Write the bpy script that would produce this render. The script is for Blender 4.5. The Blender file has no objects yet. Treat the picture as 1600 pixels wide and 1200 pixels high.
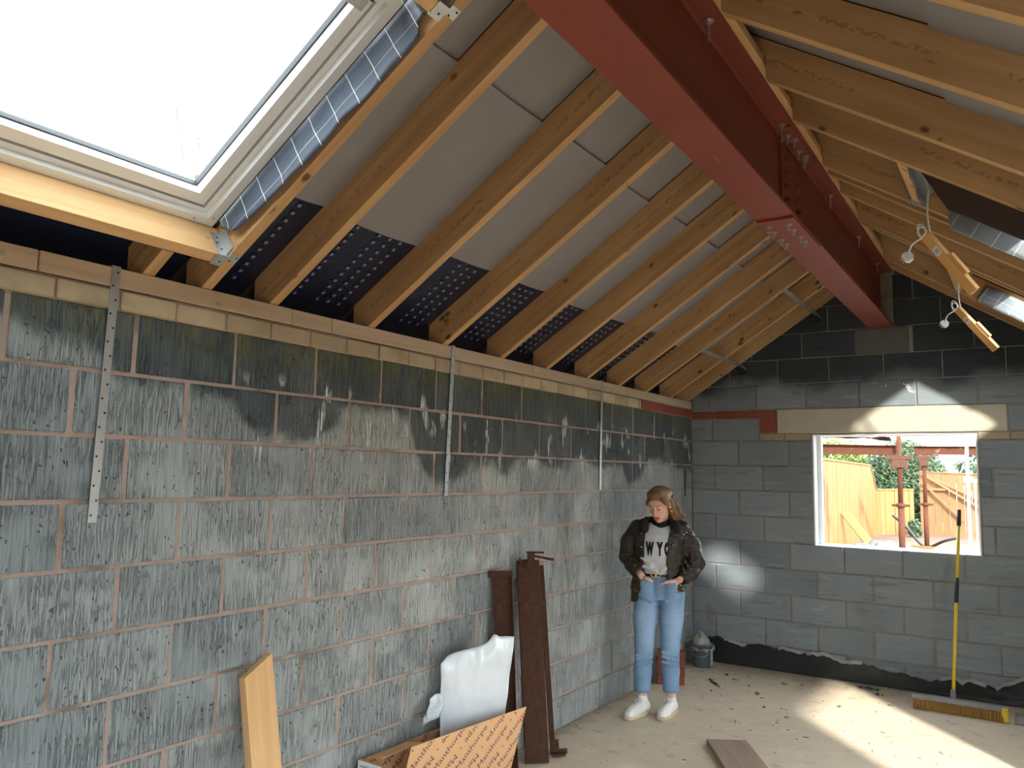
import bpy, bmesh, math, random
import numpy as np
from mathutils import Vector, Matrix, noise as mnoise

random.seed(7)
np.random.seed(7)
SC = bpy.context.scene
COL = SC.collection
RAD = math.radians

# ------------------------------------------------------------------ camera
F_PX = 1244.51
YAW, PITCH, ROLL = 0.576399, 0.109886, 0.0191057
CAM = Vector((2.6954, 0.0, 1.68))
fwd = Vector((-math.sin(YAW) * math.cos(PITCH), math.cos(YAW) * math.cos(PITCH), math.sin(PITCH)))
rgt = Vector((math.cos(YAW), math.sin(YAW), 0.0))
upv = rgt.cross(fwd)
rgt2 = math.cos(ROLL) * rgt + math.sin(ROLL) * upv
upv2 = -math.sin(ROLL) * rgt + math.cos(ROLL) * upv
cam_data = bpy.data.cameras.new('camera')
cam_data.sensor_fit = 'HORIZONTAL'
cam_data.sensor_width = 36.0
cam_data.lens = F_PX / 1600.0 * 36.0
cam_data.clip_start = 0.05
cam_data.clip_end = 300.0
cam = bpy.data.objects.new('camera', cam_data)
COL.objects.link(cam)
mw = Matrix.Identity(4)
for i in range(3):
    mw[i][0] = rgt2[i]; mw[i][1] = upv2[i]; mw[i][2] = -fwd[i]; mw[i][3] = CAM[i]
cam.matrix_world = mw
SC.camera = cam

# ------------------------------------------------------------------ sky, sun, exposure
world = bpy.data.worlds.new('sky')
SC.world = world
world.use_nodes = True
bg = world.node_tree.nodes['Background']
bg.inputs['Color'].default_value = (0.90, 0.96, 1.0, 1.0)
bg.inputs['Strength'].default_value = 4.0

sun_data = bpy.data.lights.new('sun', 'SUN')
sun_data.energy = 5.0
sun_data.color = (1.0, 0.94, 0.84)
sun_data.angle = RAD(2.6)
sun = bpy.data.objects.new('sun', sun_data)
COL.objects.link(sun)
SUN_DIR = Vector((-0.58, 0.695, -0.425)).normalized()
sun.rotation_euler = SUN_DIR.to_track_quat('-Z', 'Y').to_euler()
sun.location = (8, -6, 7)

SC.view_settings.view_transform = 'Standard'
SC.view_settings.look = 'None'
SC.view_settings.gamma = 1.0
SC.view_settings.use_curve_mapping = False
SC.view_settings.exposure = 1.22

# ------------------------------------------------------------------ helpers
class MB:
    """collects shapes, builds ONE mesh object"""
    def __init__(s):
        s.v = []; s.f = []
    def add(s, vs, fs, M=None):
        o = len(s.v)
        for p in vs:
            p = Vector(p)
            s.v.append(tuple(M @ p) if M is not None else tuple(p))
        for f in fs:
            s.f.append(tuple(i + o for i in f))
        return s
    def box(s, lo, hi, M=None):
        x0, y0, z0 = lo; x1, y1, z1 = hi
        vs = [(x0,y0,z0),(x1,y0,z0),(x1,y1,z0),(x0,y1,z0),(x0,y0,z1),(x1,y0,z1),(x1,y1,z1),(x0,y1,z1)]
        fs = [(0,3,2,1),(4,5,6,7),(0,1,5,4),(1,2,6,5),(2,3,7,6),(3,0,4,7)]
        return s.add(vs, fs, M)
    def cbox(s, lo, hi, c=0.004, M=None, jit=0.0, rnd=None):
        """box with chamfered edges"""
        lo = Vector(lo); hi = Vector(hi)
        r = rnd or random
        mid = (lo + hi) / 2; h = (hi - lo) / 2
        vs = []; idx = {}
        for sx in (-1, 1):
            for sy in (-1, 1):
                for sz in (-1, 1):
                    j = [r.uniform(-jit, jit) for _ in range(3)]
                    for ax in range(3):
                        p = [mid[0] + sx * (h[0] - c), mid[1] + sy * (h[1] - c), mid[2] + sz * (h[2] - c)]
                        sg = (sx, sy, sz)
                        p[ax] += sg[ax] * c
                        idx[(sx, sy, sz, ax)] = len(vs)
                        vs.append((p[0] + j[0], p[1] + j[1], p[2] + j[2]))
        fs = []
        g = lambda a, b, c_, ax: idx[(a, b, c_, ax)]
        for sg in (-1, 1):
            q = [g(sg,-1,-1,0), g(sg,1,-1,0), g(sg,1,1,0), g(sg,-1,1,0)]
            fs.append(tuple(q if sg > 0 else q[::-1]))
            q = [g(-1,sg,-1,1), g(-1,sg,1,1), g(1,sg,1,1), g(1,sg,-1,1)]
            fs.append(tuple(q if sg > 0 else q[::-1]))
            q = [g(-1,-1,sg,2), g(1,-1,sg,2), g(1,1,sg,2), g(-1,1,sg,2)]
            fs.append(tuple(q if sg > 0 else q[::-1]))
        for a in (-1, 1):
            for b in (-1, 1):
                q = [g(a,b,-1,0), g(a,b,1,0), g(a,b,1,1), g(a,b,-1,1)]
                fs.append(tuple(q if a * b < 0 else q[::-1]))
                q = [g(a,-1,b,0), g(a,1,b,0), g(a,1,b,2), g(a,-1,b,2)]
                fs.append(tuple(q if a * b > 0 else q[::-1]))
                q = [g(-1,a,b,1), g(1,a,b,1), g(1,a,b,2), g(-1,a,b,2)]
                fs.append(tuple(q if a * b < 0 else q[::-1]))
        for a in (-1, 1):
            for b in (-1, 1):
                for c_ in (-1, 1):
                    q = (g(a,b,c_,0), g(a,b,c_,1), g(a,b,c_,2))
                    fs.append(q if a * b * c_ > 0 else q[::-1])
        return s.add(vs, fs, M)
    def prism(s, poly, a, b, axis='y', M=None):
        """poly: 2D points (first,second remaining axes in x,y,z order) extruded from a to b along axis"""
        n = len(poly)
        def P(p, t):
            if axis == 'y': return (p[0], t, p[1])
            if axis == 'x': return (t, p[0], p[1])
            return (p[0], p[1], t)
        vs = [P(p, a) for p in poly] + [P(p, b) for p in poly]
        fs = [tuple(range(n)), tuple(range(2 * n - 1, n - 1, -1))]
        for i in range(n):
            j = (i + 1) % n
            fs.append((i, i + n, j + n, j))
        return s.add(vs, fs, M)
    def tube(s, pts, r, n=8, cap=True, M=None):
        pts = [Vector(p) for p in pts]
        rs = r if isinstance(r, (list, tuple)) else [r] * len(pts)
        rings = []
        prev = None
        for i, p in enumerate(pts):
            d = (pts[min(i + 1, len(pts) - 1)] - pts[max(i - 1, 0)])
            if d.length < 1e-9: d = Vector((0, 0, 1))
            d.normalize()
            if prev is None:
                a = Vector((0, 0, 1)) if abs(d.z) < 0.9 else Vector((1, 0, 0))
                u = d.cross(a).normalized()
            else:
                u = (prev - d * prev.dot(d))
                u = u.normalized() if u.length > 1e-6 else d.orthogonal().normalized()
            prev = u
            w = d.cross(u)
            rings.append([p + (u * math.cos(2 * math.pi * k / n) + w * math.sin(2 * math.pi * k / n)) * rs[i] for k in range(n)])
        vs = [q for ring in rings for q in ring]
        fs = []
        for i in range(len(pts) - 1):
            for k in range(n):
                k2 = (k + 1) % n
                fs.append((i * n + k, i * n + k2, (i + 1) * n + k2, (i + 1) * n + k))
        if cap:
            fs.append(tuple(range(n - 1, -1, -1)))
            o = (len(pts) - 1) * n
            fs.append(tuple(o + k for k in range(n)))
        return s.add(vs, fs, M)
    def lathe(s, prof, n=20, M=None):
        """prof: (r,z) list"""
        vs = []; fs = []
        for r, z in prof:
            for k in range(n):
                a = 2 * math.pi * k / n
                vs.append((r * math.cos(a), r * math.sin(a), z))
        for i in range(len(prof) - 1):
            for k in range(n):
                k2 = (k + 1) % n
                fs.append((i * n + k, i * n + k2, (i + 1) * n + k2, (i + 1) * n + k))
        return s.add(vs, fs, M)
    def grid(s, fn, nu, nv, M=None):
        vs = [fn(i / nu, j / nv) for j in range(nv + 1) for i in range(nu + 1)]
        fs = []
        for j in range(nv):
            for i in range(nu):
                a = j * (nu + 1) + i
                fs.append((a, a + 1, a + nu + 2, a + nu + 1))
        return s.add(vs, fs, M)
    def mesh(s, name, mat, smooth=False):
        me = bpy.data.meshes.new(name)
        me.from_pydata(s.v, [], s.f)
        if mat: me.materials.append(mat)
        if smooth:
            me.polygons.foreach_set('use_smooth', [True] * len(me.polygons))
        me.update()
        return me
    def build(s, name, mat, parent=None, smooth=False, loc=None, M=None):
        o = bpy.data.objects.new(name, s.mesh(name, mat, smooth))
        COL.objects.link(o)
        if parent is not None: o.parent = parent
        if loc is not None: o.location = loc
        if M is not None: o.matrix_local = M
        return o

def thick(o, t, off=0.0):
    m = o.modifiers.new('thickness', 'SOLIDIFY'); m.thickness = t; m.offset = off
    return o

def inst(mesh, name, parent=None, M=None):
    o = bpy.data.objects.new(name, mesh)
    COL.objects.link(o)
    if parent is not None: o.parent = parent
    if M is not None: o.matrix_local = M
    return o

def empty(name, loc=(0, 0, 0), rz=0.0):
    o = bpy.data.objects.new(name, None)
    COL.objects.link(o)
    o.empty_display_size = 0.1
    o.location = loc; o.rotation_euler = (0, 0, rz)
    return o

def tag(o, label=None, cat=None, group=None, kind=None):
    if label: o['label'] = label
    if cat: o['category'] = cat
    if group: o['group'] = group
    if kind: o['kind'] = kind
    return o

def struct(o, label=None):
    o['kind'] = 'structure'
    if label: o['label'] = label
    return o

def frame(origin, xdir, zhint):
    """matrix with local X along xdir, local Z as close as possible to zhint"""
    x = Vector(xdir).normalized(); z = Vector(zhint)
    y = z.cross(x).normalized(); z = x.cross(y)
    M = Matrix.Identity(4)
    for i in range(3):
        M[i][0] = x[i]; M[i][1] = y[i]; M[i][2] = z[i]; M[i][3] = origin[i]
    return M

# ------------------------------------------------------------------ material helpers
class NT:
    def __init__(s, name):
        s.m = bpy.data.materials.new(name); s.m.use_nodes = True
        s.t = s.m.node_tree; s.t.nodes.clear()
        s.out = s.t.nodes.new('ShaderNodeOutputMaterial')
    def _set(s, sock, v):
        if isinstance(v, bpy.types.NodeSocket): s.t.links.new(v, sock)
        elif isinstance(v, (tuple, list)) and sock.type == 'RGBA': sock.default_value = tuple(v) + ((1.0,) if len(v) == 3 else ())
        else: sock.default_value = v
    def n(s, typ, props=None, **ins):
        nd = s.t.nodes.new('ShaderNode' + typ)
        for k, v in (props or {}).items(): setattr(nd, k, v)
        for k, v in ins.items():
            key = int(k[1:]) if k[0] == 'i' and k[1:].isdigit() else k.replace('_', ' ')
            s._set(nd.inputs[key], v)
        return nd
    def math(s, op, a, b=0.0, c=0.0, clamp=False):
        nd = s.t.nodes.new('ShaderNodeMath'); nd.operation = op; nd.use_clamp = clamp
        s._set(nd.inputs[0], a); s._set(nd.inputs[1], b); s._set(nd.inputs[2], c)
        return nd.outputs[0]
    def ss(s, v, a, b, lo=0.0, hi=1.0):
        nd = s.t.nodes.new('ShaderNodeMapRange'); nd.interpolation_type = 'SMOOTHSTEP'
        s._set(nd.inputs[0], v); s._set(nd.inputs[1], a); s._set(nd.inputs[2], b); s._set(nd.inputs[3], lo); s._set(nd.inputs[4], hi)
        return nd.outputs[0]
    def mix(s, f, a, b, mode='MIX'):
        nd = s.t.nodes.new('ShaderNodeMix'); nd.data_type = 'RGBA'; nd.blend_type = mode
        s._set(nd.inputs[0], f); s._set(nd.inputs[6], a); s._set(nd.inputs[7], b)
        return nd.outputs[2]
    def pos(s): return s.n('NewGeometry').outputs['Position']
    def obj(s): return s.n('TexCoord').outputs['Object']
    def rand(s): return s.n('ObjectInfo').outputs['Random']
    def sep(s, v): return s.n('SeparateXYZ', i0=v).outputs
    def mapv(s, v, scale=(1, 1, 1), loc=(0, 0, 0), rot=(0, 0, 0)):
        return s.n('Mapping', i0=v, Location=loc, Rotation=rot, Scale=scale).outputs[0]
    def vadd(s, a, b):
        nd = s.t.nodes.new('ShaderNodeVectorMath'); nd.operation = 'ADD'
        s._set(nd.inputs[0], a); s._set(nd.inputs[1], b); return nd.outputs[0]
    def noise(s, v, scale=5.0, detail=3.0, rough=0.55, dist=0.0):
        return s.n('TexNoise', Vector=v, Scale=scale, Detail=detail, Roughness=rough, Distortion=dist).outputs[0]
    def vor(s, v, scale=5.0, feature='F1', rnd=1.0):
        return s.n('TexVoronoi', {'feature': feature}, Vector=v, Scale=scale, Randomness=rnd).outputs[0]
    def ramp(s, f, stops):
        nd = s.t.nodes.new('ShaderNodeValToRGB'); s._set(nd.inputs[0], f)
        el = nd.color_ramp.elements
        while len(el) < len(stops): el.new(0.5)
        for e, (p, c) in zip(el, stops):
            e.position = p; e.color = tuple(c) + ((1.0,) if len(c) == 3 else ())
        return nd.outputs[0]
    def curve(s, v, pts):
        nd = s.t.nodes.new('ShaderNodeFloatCurve'); s._set(nd.inputs['Value'], v)
        c = nd.mapping.curves[0]
        while len(c.points) < len(pts): c.points.new(0.5, 0.5)
        for p, (x, y) in zip(c.points, pts): p.location = (x, y)
        nd.mapping.update()
        return nd.outputs[0]
    def bump(s, h, strength=0.5, dist=0.01, normal=None):
        nd = s.n('Bump', Strength=strength, Distance=dist, Height=h)
        if normal is not None: s.t.links.new(normal, nd.inputs['Normal'])
        return nd.outputs[0]
    def bsdf(s, color, rough=0.8, metal=0.0, normal=None, spec=0.5, **kw):
        b = s.n('BsdfPrincipled')
        s._set(b.inputs['Base Color'], color); s._set(b.inputs['Roughness'], rough)
        s._set(b.inputs['Metallic'], metal); s._set(b.inputs['Specular IOR Level'], spec)
        if normal is not None: s.t.links.new(normal, b.inputs['Normal'])
        for k, v in kw.items(): s._set(b.inputs[k.replace('_', ' ')], v)
        s.t.links.new(b.outputs[0], s.out.inputs[0])
        return s.m

def srgb(r, g, b):
    f = lambda c: (c / 255 / 12.92) if c / 255 <= 0.04045 else ((c / 255 + 0.055) / 1.055) ** 2.4
    return (f(r), f(g), f(b))

def simple(name, col, rough=0.7, metal=0.0, var=0.15, scale=8.0, bump=0.0, bscale=60.0, spec=0.5, **kw):
    t = NT(name)
    p = t.vadd(t.obj(), t.n('CombineXYZ', i0=t.math('MULTIPLY', t.rand(), 37.0)).outputs[0])
    nz = t.noise(p, scale, 4.0)
    c = t.mix(nz, tuple(x * (1 - var) for x in col), tuple(min(1, x * (1 + var)) for x in col))
    nrm = t.bump(t.noise(p, bscale, 3.0), bump, 0.004) if bump else None
    return t.bsdf(c, rough, metal, nrm, spec, **kw)

M = {}
# ------------------------------------------------------------------ materials
def mat_block_left():
    t = NT('rough_block')
    P = t.pos(); x, y, z = t.sep(P)
    rnd = t.rand()
    offs = t.vadd(P, t.n('CombineXYZ', i0=0.0, i1=t.math('MULTIPLY', rnd, 9.0), i2=0.0).outputs[0])
    stri = t.noise(t.mapv(offs, (1, 105, 4.2)), 1.0, 4.0, 0.6)
    stri2 = t.noise(t.mapv(offs, (1, 140, 9)), 1.0, 2.0, 0.6)
    cloud = t.noise(P, 2.6, 4.0)
    wob = t.n('TexNoise', Vector=P, Scale=42.0, Detail=2.0).outputs[1]
    wv = t.n('VectorMath', {'operation': 'SCALE'}, i0=wob, Scale=0.035).outputs[0]
    pit = t.vor(t.mapv(t.vadd(P, wv), (1, 1.3, 0.8)), 34.0)
    pitm = t.math('MULTIPLY', t.ss(pit, 0.13, 0.20, 1.0, 0.0), t.ss(t.noise(P, 11.0, 2.0), 0.46, 0.58))
    f = t.math('ADD', t.math('MULTIPLY', cloud, 0.55), t.math('MULTIPLY', rnd, 0.38))
    base = t.mix(f, srgb(124, 134, 138), srgb(198, 201, 195))
    base = t.mix(t.ss(stri, 0.5, 0.68, 0.0, 0.42), base, srgb(194, 198, 192))
    base = t.mix(t.ss(stri, 0.47, 0.31, 0.0, 0.45), base, srgb(84, 92, 97))
    wv2 = t.n('VectorMath', {'operation': 'SCALE'}, i0=wob, Scale=0.006).outputs[0]
    groove = t.ss(t.math('ABSOLUTE', t.math('SUBTRACT', t.noise(t.mapv(t.vadd(offs, wv2), (1, 85, 7)), 1.0, 3.0, 0.65), 0.5)), 0.04, 0.0)
    groove = t.math('MULTIPLY', groove, t.ss(t.noise(P, 4.0, 2.0), 0.35, 0.55))
    base = t.mix(t.math('MULTIPLY', groove, 0.30), base, srgb(74, 82, 86))
    glare_patch = t.math('MULTIPLY', t.ss(t.noise(t.mapv(P, (1, 1.4, 2.2)), 1.5, 2.0, 0.4), 0.63, 0.70), t.math('MULTIPLY', t.ss(z, 1.2, 0.95), t.ss(y, 3.4, 2.9)))  # pale light reflections low on the near wall, painted into the colour
    base = t.mix(t.math('MULTIPLY', glare_patch, 0.5), base, srgb(206, 212, 206))
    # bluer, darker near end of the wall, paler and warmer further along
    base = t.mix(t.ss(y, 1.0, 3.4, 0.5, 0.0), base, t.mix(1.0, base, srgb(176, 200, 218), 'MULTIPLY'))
    base = t.mix(t.ss(t.noise(t.mapv(P, (1, 5, 1)), 1.3, 2.0), 0.6, 0.72, 0.0, 0.35), base, srgb(128, 110, 92))
    # damp soaked in from the wall head; lower edge hangs in scallops
    yn = t.math('DIVIDE', y, 7.4)
    edge = t.curve(yn, [(0.0, 1.0), (.10, 1.0), (.16, 1.0), (.195, .96), (.225, .82), (.262, .82), (.30, .63), (.335, .60), (.37, .80), (.405, .82), (.44, .55), (.475, .36),
                        (.51, .50), (.55, .47), (.60, .55), (.64, .48), (.69, .58), (.73, .50), (.77, .56), (.80, .35), (.86, .60), (.93, .55), (1.0, .45)])
    ez = t.math('ADD', t.math('MULTIPLY', edge, 0.8), 1.30)
    zz = t.math('ADD', z, t.math('MULTIPLY', t.math('SUBTRACT', t.noise(P, 7.0, 3.0), 0.5), 0.16))
    zz = t.math('ADD', zz, t.math('MULTIPLY', t.math('SUBTRACT', stri, 0.5), 0.05))
    damp = t.ss(t.math('SUBTRACT', zz, ez), -0.02, 0.06)
    damp = t.math('MULTIPLY', damp, t.ss(t.noise(P, 3.0, 2.0), 0.2, 0.5, 0.75, 1.0))
    base = t.mix(damp, base, t.mix(1.0, base, srgb(146, 154, 157), 'MULTIPLY'))
    # algae under the coursing bricks
    alg = t.math('MULTIPLY', t.ss(t.math('ADD', z, t.math('MULTIPLY', stri, 0.22)), 2.16, 2.32), t.ss(y, 0.8, 2.4, 0.3, 0.75))
    alg = t.math('MULTIPLY', alg, t.ss(t.noise(t.mapv(P, (1, 16, 1.5)), 1.0, 4.0, 0.7), 0.38, 0.62))
    base = t.mix(alg, base, srgb(112, 116, 70))
    # lime bloom drips
    bl = t.math('MULTIPLY', t.ss(t.noise(t.mapv(P, (1, 6.0, 2.4)), 1.6, 3.0), 0.585, 0.65), t.ss(stri, 0.42, 0.56))
    bl = t.math('MULTIPLY', bl, t.math('MULTIPLY', t.ss(z, 1.66, 1.76), t.ss(z, 2.1, 2.02)))
    base = t.mix(t.math('MULTIPLY', bl, t.ss(y, 1.8, 2.4)), base, srgb(226, 228, 224))
    base = t.mix(t.math('MULTIPLY', pitm, 0.75), base, srgb(52, 56, 58))
    h = t.math('ADD', t.math('MULTIPLY', stri, 0.7), t.math('MULTIPLY', stri2, 0.3))
    h = t.math('SUBTRACT', h, t.math('MULTIPLY', t.math('MAXIMUM', pitm, t.math('MULTIPLY', groove, 0.5)), 0.7))
    nrm = t.bump(h, 1.0, 0.02)
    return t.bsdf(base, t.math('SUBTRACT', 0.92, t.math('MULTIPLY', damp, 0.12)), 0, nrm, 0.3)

def mat_block_end():
    t = NT('smooth_block')
    P = t.pos(); x, y, z = t.sep(P)
    rnd = t.rand()
    d1 = t.noise(t.mapv(P, (3.0, 1, 26.0), rot=(0, 0.35, 0)), 1.0, 4.0, 0.65, 0.4)
    cloud = t.noise(P, 2.2, 4.0)
    f = t.math('ADD', t.math('MULTIPLY', cloud, 0.6), t.math('MULTIPLY', rnd, 0.36))
    base = t.mix(f, srgb(98, 107, 113), srgb(152, 159, 162))
    base = t.mix(t.ss(d1, 0.58, 0.7, 0.0, 0.35), base, srgb(170, 176, 178))
    base = t.mix(t.ss(d1, 0.42, 0.3, 0.0, 0.4), base, srgb(72, 80, 86))
    # gable head, colour darkened for damp and for the unlit roof space
    zz = t.math('ADD', z, t.math('MULTIPLY', t.math('SUBTRACT', t.noise(P, 2.2, 3.0), 0.5), 0.5))
    damp = t.ss(zz, 2.36, 2.6)  # damp and the shade of the unlit roof space together
    base = t.mix(damp, base, t.mix(1.0, base, srgb(118, 124, 128), 'MULTIPLY'))
    sw = t.math('MULTIPLY', t.ss(t.noise(t.mapv(P, (5, 1, 9), rot=(0, -.5, 0)), 1.0, 3.0, 0.6, 1.5), 0.60, 0.64), t.math('MULTIPLY', t.ss(z, 2.28, 2.33), t.ss(z, 2.52, 2.47)))
    sw = t.math('MULTIPLY', sw, t.math('MULTIPLY', t.ss(x, 1.55, 1.65), t.ss(x, 1.95, 1.85)))
    base = t.mix(sw, base, srgb(214, 216, 212))
    stain = t.math('MULTIPLY', t.ss(t.noise(P, 5.0, 3.0), 0.6, 0.7), t.ss(z, 0.75, 0.5))
    base = t.mix(t.math('MULTIPLY', stain, 0.5), base, srgb(120, 92, 70))
    pit = t.vor(P, 26.0)
    pitm = t.math('MULTIPLY', t.ss(pit, 0.08, 0.13, 1.0, 0.0), t.ss(t.noise(P, 6.0, 2.0), 0.55, 0.65))
    base = t.mix(t.math('MULTIPLY', pitm, 0.7), base, srgb(48, 52, 55))
    nrm = t.bump(t.math('SUBTRACT', d1, pitm), 0.55, 0.006)
    return t.bsdf(base, 0.85, 0, nrm, 0.35)

def mat_mortar(name, a, b):
    t = NT(name); P = t.pos()
    nz = t.noise(P, 11.0, 4.0)
    c = t.mix(nz, a, b)
    c = t.mix(t.ss(t.noise(P, 3.0, 2.0), 0.55, 0.7, 0, 0.6), c, srgb(92, 76, 68))
    return t.bsdf(c, 0.95, 0, t.bump(t.noise(P, 60.0, 3.0), 0.8, 0.008), 0.2)

def mat_brick(name, a, b, green=0.0):
    t = NT(name); P = t.pos(); x, y, z = t.sep(P)
    c = t.mix(t.math('ADD', t.math('MULTIPLY', t.noise(P, 9.0, 4.0), 0.6), t.math('MULTIPLY', t.rand(), 0.4)), a, b)
    if green:
        c = t.mix(t.ss(t.noise(P, 5.0, 3.0), 0.5, 0.75, 0.0, green), c, srgb(112, 112, 62))
    return t.bsdf(c, 0.9, 0, t.bump(t.noise(P, 45.0, 4.0), 0.6, 0.006), 0.25)

def mat_timber(name, a, b, knot=(58, 34, 20), knots=1.0, grain=1.0, stamp=False, rough=0.7):
    """object X runs along the length"""
    t = NT(name); O = t.obj(); rnd = t.rand()
    off = t.n('CombineXYZ', i0=t.math('MULTIPLY', rnd, 61.0), i1=t.math('MULTIPLY', rnd, 17.0), i2=t.math('MULTIPLY', rnd, 29.0)).outputs[0]
    P = t.vadd(O, off)
    g = t.noise(t.mapv(P, (1.2, 26, 26)), 1.0, 4.0, 0.6, 0.25)
    big = t.noise(t.mapv(P, (1.5, 5, 5)), 1.0, 3.0)
    f = t.math('ADD', t.math('MULTIPLY', g, 0.55 * grain), t.math('MULTIPLY', big, 0.45))
    c = t.ramp(f, [(0.28, a), (0.72, b)])
    k = t.vor(t.mapv(P, (7, 11, 11)), 1.0)
    km = t.math('MULTIPLY', t.math('MULTIPLY', t.ss(k, 0.10, 0.22, 1.0, 0.0), t.ss(t.noise(t.mapv(P, (5, 8, 8)), 1.0, 1.0), 0.52, 0.6)), knots)
    c = t.mix(t.math('MULTIPLY', km, 0.8), c, srgb(*knot))
    if stamp:
        ox, oy, oz = t.sep(O)
        band = t.math('MULTIPLY', t.ss(oz, 0.062, 0.067), t.ss(oz, 0.088, 0.083))
        ink = t.math('GREATER_THAN', t.noise(t.mapv(P, (46, 1, 60)), 1.0, 1.0, 0.5), 0.52)
        seg = t.math('GREATER_THAN', t.noise(t.mapv(P, (2.3, 0, 0)), 1.0, 0.0), 0.5)
        c = t.mix(t.math('MULTIPLY', t.math('MULTIPLY', band, ink), t.math('MULTIPLY', seg, 0.32)), c, srgb(62, 40, 26))
    return t.bsdf(c, rough, 0, t.bump(g, 0.3, 0.003), 0.3)

def mat_grid_membrane(name, a, b, axis_a=0, axis_b=2, pitch=0.105, rough=0.45):
    """woven roofing membrane printed with a white grid, in object space"""
    t = NT(name); O = t.obj(); s = t.sep(O)
    def line(v, p, w):
        m = t.math('ABSOLUTE', t.math('SUBTRACT', t.math('FRACT', t.math('DIVIDE', v, p)), 0.5))
        return t.math('LESS_THAN', m, w)
    g = t.math('MAXIMUM', line(s[axis_a], pitch, 0.014), t.math('MULTIPLY', line(s[axis_b], pitch, 0.014), 0.45))
    weave = t.math('MULTIPLY', t.math('SINE', t.math('MULTIPLY', s[axis_a], 900.0)), t.math('SINE', t.math('MULTIPLY', s[axis_b], 900.0)))
    c = t.mix(t.noise(O, 6.0, 3.0), a, b)
    c = t.mix(t.math('MULTIPLY', g, 0.85), c, srgb(226, 236, 238))
    return t.bsdf(c, rough, 0, t.bump(t.math('ADD', t.noise(O, 9.0, 3.0), t.math('MULTIPLY', weave, 0.04)), 0.4, 0.02), 0.5)

def mat_floor():
    t = NT('screed_floor'); P = t.pos(); x, y, z = t.sep(P)
    n1 = t.noise(P, 1.4, 5.0, 0.6); n2 = t.noise(P, 7.0, 4.0, 0.6); n3 = t.noise(P, 45.0, 3.0)
    c = t.mix(n1, srgb(196, 178, 154), srgb(224, 208, 184))
    c = t.mix(t.ss(n2, 0.52, 0.68, 0, 0.45), c, srgb(222, 210, 188))
    c = t.mix(t.ss(n2, 0.42, 0.30, 0, 0.5), c, srgb(150, 134, 114))
    sm = t.noise(t.mapv(P, (1.6, 2.6, 1), rot=(0, 0, 0.5)), 1.8, 5.0, 0.7, 1.4)
    c = t.mix(t.ss(sm, 0.56, 0.62, 0, 0.35), c, srgb(214, 208, 190))
    # dirt swept up against the walls
    dirt = t.math('MAXIMUM', t.ss(t.math('ADD', x, t.math('MULTIPLY', n2, 0.2)), 0.28, 0.08), t.ss(t.math('SUBTRACT', y, t.math('MULTIPLY', n2, 0.5)), 6.55, 7.1))
    c = t.mix(t.math('MULTIPLY', dirt, 0.55), c, srgb(118, 102, 78))
    spot = t.math('MULTIPLY', t.ss(t.vor(P, 22.0), 0.12, 0.2, 1.0, 0.0), t.ss(n2, 0.55, 0.6))
    c = t.mix(t.math('MULTIPLY', spot, 0.5), c, srgb(84, 72, 60))
    h = t.math('ADD', t.math('MULTIPLY', n2, 0.7), t.math('MULTIPLY', n3, 0.3))
    h = t.math('ADD', h, t.math('MULTIPLY', t.ss(sm, 0.55, 0.63), 0.25))
    return t.bsdf(c, 0.9, 0, t.bump(h, 0.35, 0.012), 0.3)

def mat_steel_red():
    t = NT('red_oxide_steel'); P = t.pos()
    n = t.noise(P, 3.0, 5.0, 0.6)
    c = t.mix(n, srgb(112, 50, 37), srgb(134, 65, 48))
    sc = t.math('MULTIPLY', t.ss(t.noise(t.mapv(P, (9, 3, 9)), 2.0, 5.0, 0.7, 0.8), 0.66, 0.72), t.ss(t.noise(P, 2.0, 2.0), 0.5, 0.6))
    c = t.mix(t.math('MULTIPLY', sc, 0.5), c, srgb(196, 146, 136))
    return t.bsdf(c, 0.5, 0.0, t.bump(n, 0.1, 0.004), 0.4)

def mat_rust(name, a, b, sc=14.0):
    t = NT(name); P = t.obj()
    n = t.noise(P, sc, 5.0, 0.7); n2 = t.noise(P, 4.0, 3.0)
    c = t.mix(n, a, b)
    c = t.mix(t.ss(n2, 0.62, 0.75, 0, 0.35), c, srgb(150, 128, 112))
    return t.bsdf(c, 0.85, 0.15, t.bump(n, 0.5, 0.004), 0.3)

def mat_glass():
    t = NT('window_glass')
    tr = t.n('BsdfTransparent', Color=(0.96, 0.98, 0.98, 1.0)).outputs[0]
    gl = t.n('BsdfGlossy', Color=(1, 1, 1, 1), Roughness=0.02).outputs[0]
    fr = t.math('MINIMUM', t.n('Fresnel', IOR=1.3).outputs[0], 0.10)
    mx = t.n('MixShader', i0=fr, i1=tr, i2=gl).outputs[0]
    t.t.links.new(mx, t.out.inputs[0])
    return t.m

def mat_strap():
    """galvanised strap: holes punched down the middle (object Z along the length)"""
    t = NT('galvanised_strap'); O = t.obj(); x, y, z = t.sep(O)
    fz = t.math('SUBTRACT', t.math('FRACT', t.math('DIVIDE', z, 0.05)), 0.5)
    dz = t.math('MULTIPLY', fz, 0.05)
    yo = t.math('MULTIPLY', t.math('SUBTRACT', t.math('FRACT', t.math('MULTIPLY', t.math('FLOOR', t.math('DIVIDE', z, 0.05)), 0.5)), 0.25), 0.028)
    dy = t.math('SUBTRACT', y, yo)
    r = t.math('SQRT', t.math('ADD', t.math('MULTIPLY', dz, dz), t.math('MULTIPLY', dy, dy)))
    hole = t.math('LESS_THAN', r, 0.0042)
    c = t.mix(t.noise(O, 20.0, 3.0), srgb(150, 156, 156), srgb(190, 194, 190))
    c = t.mix(hole, c, srgb(34, 34, 34))
    met = t.math('SUBTRACT', 0.7, t.math('MULTIPLY', hole, 0.7))
    return t.bsdf(c, 0.45, met, None, 0.5)

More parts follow.
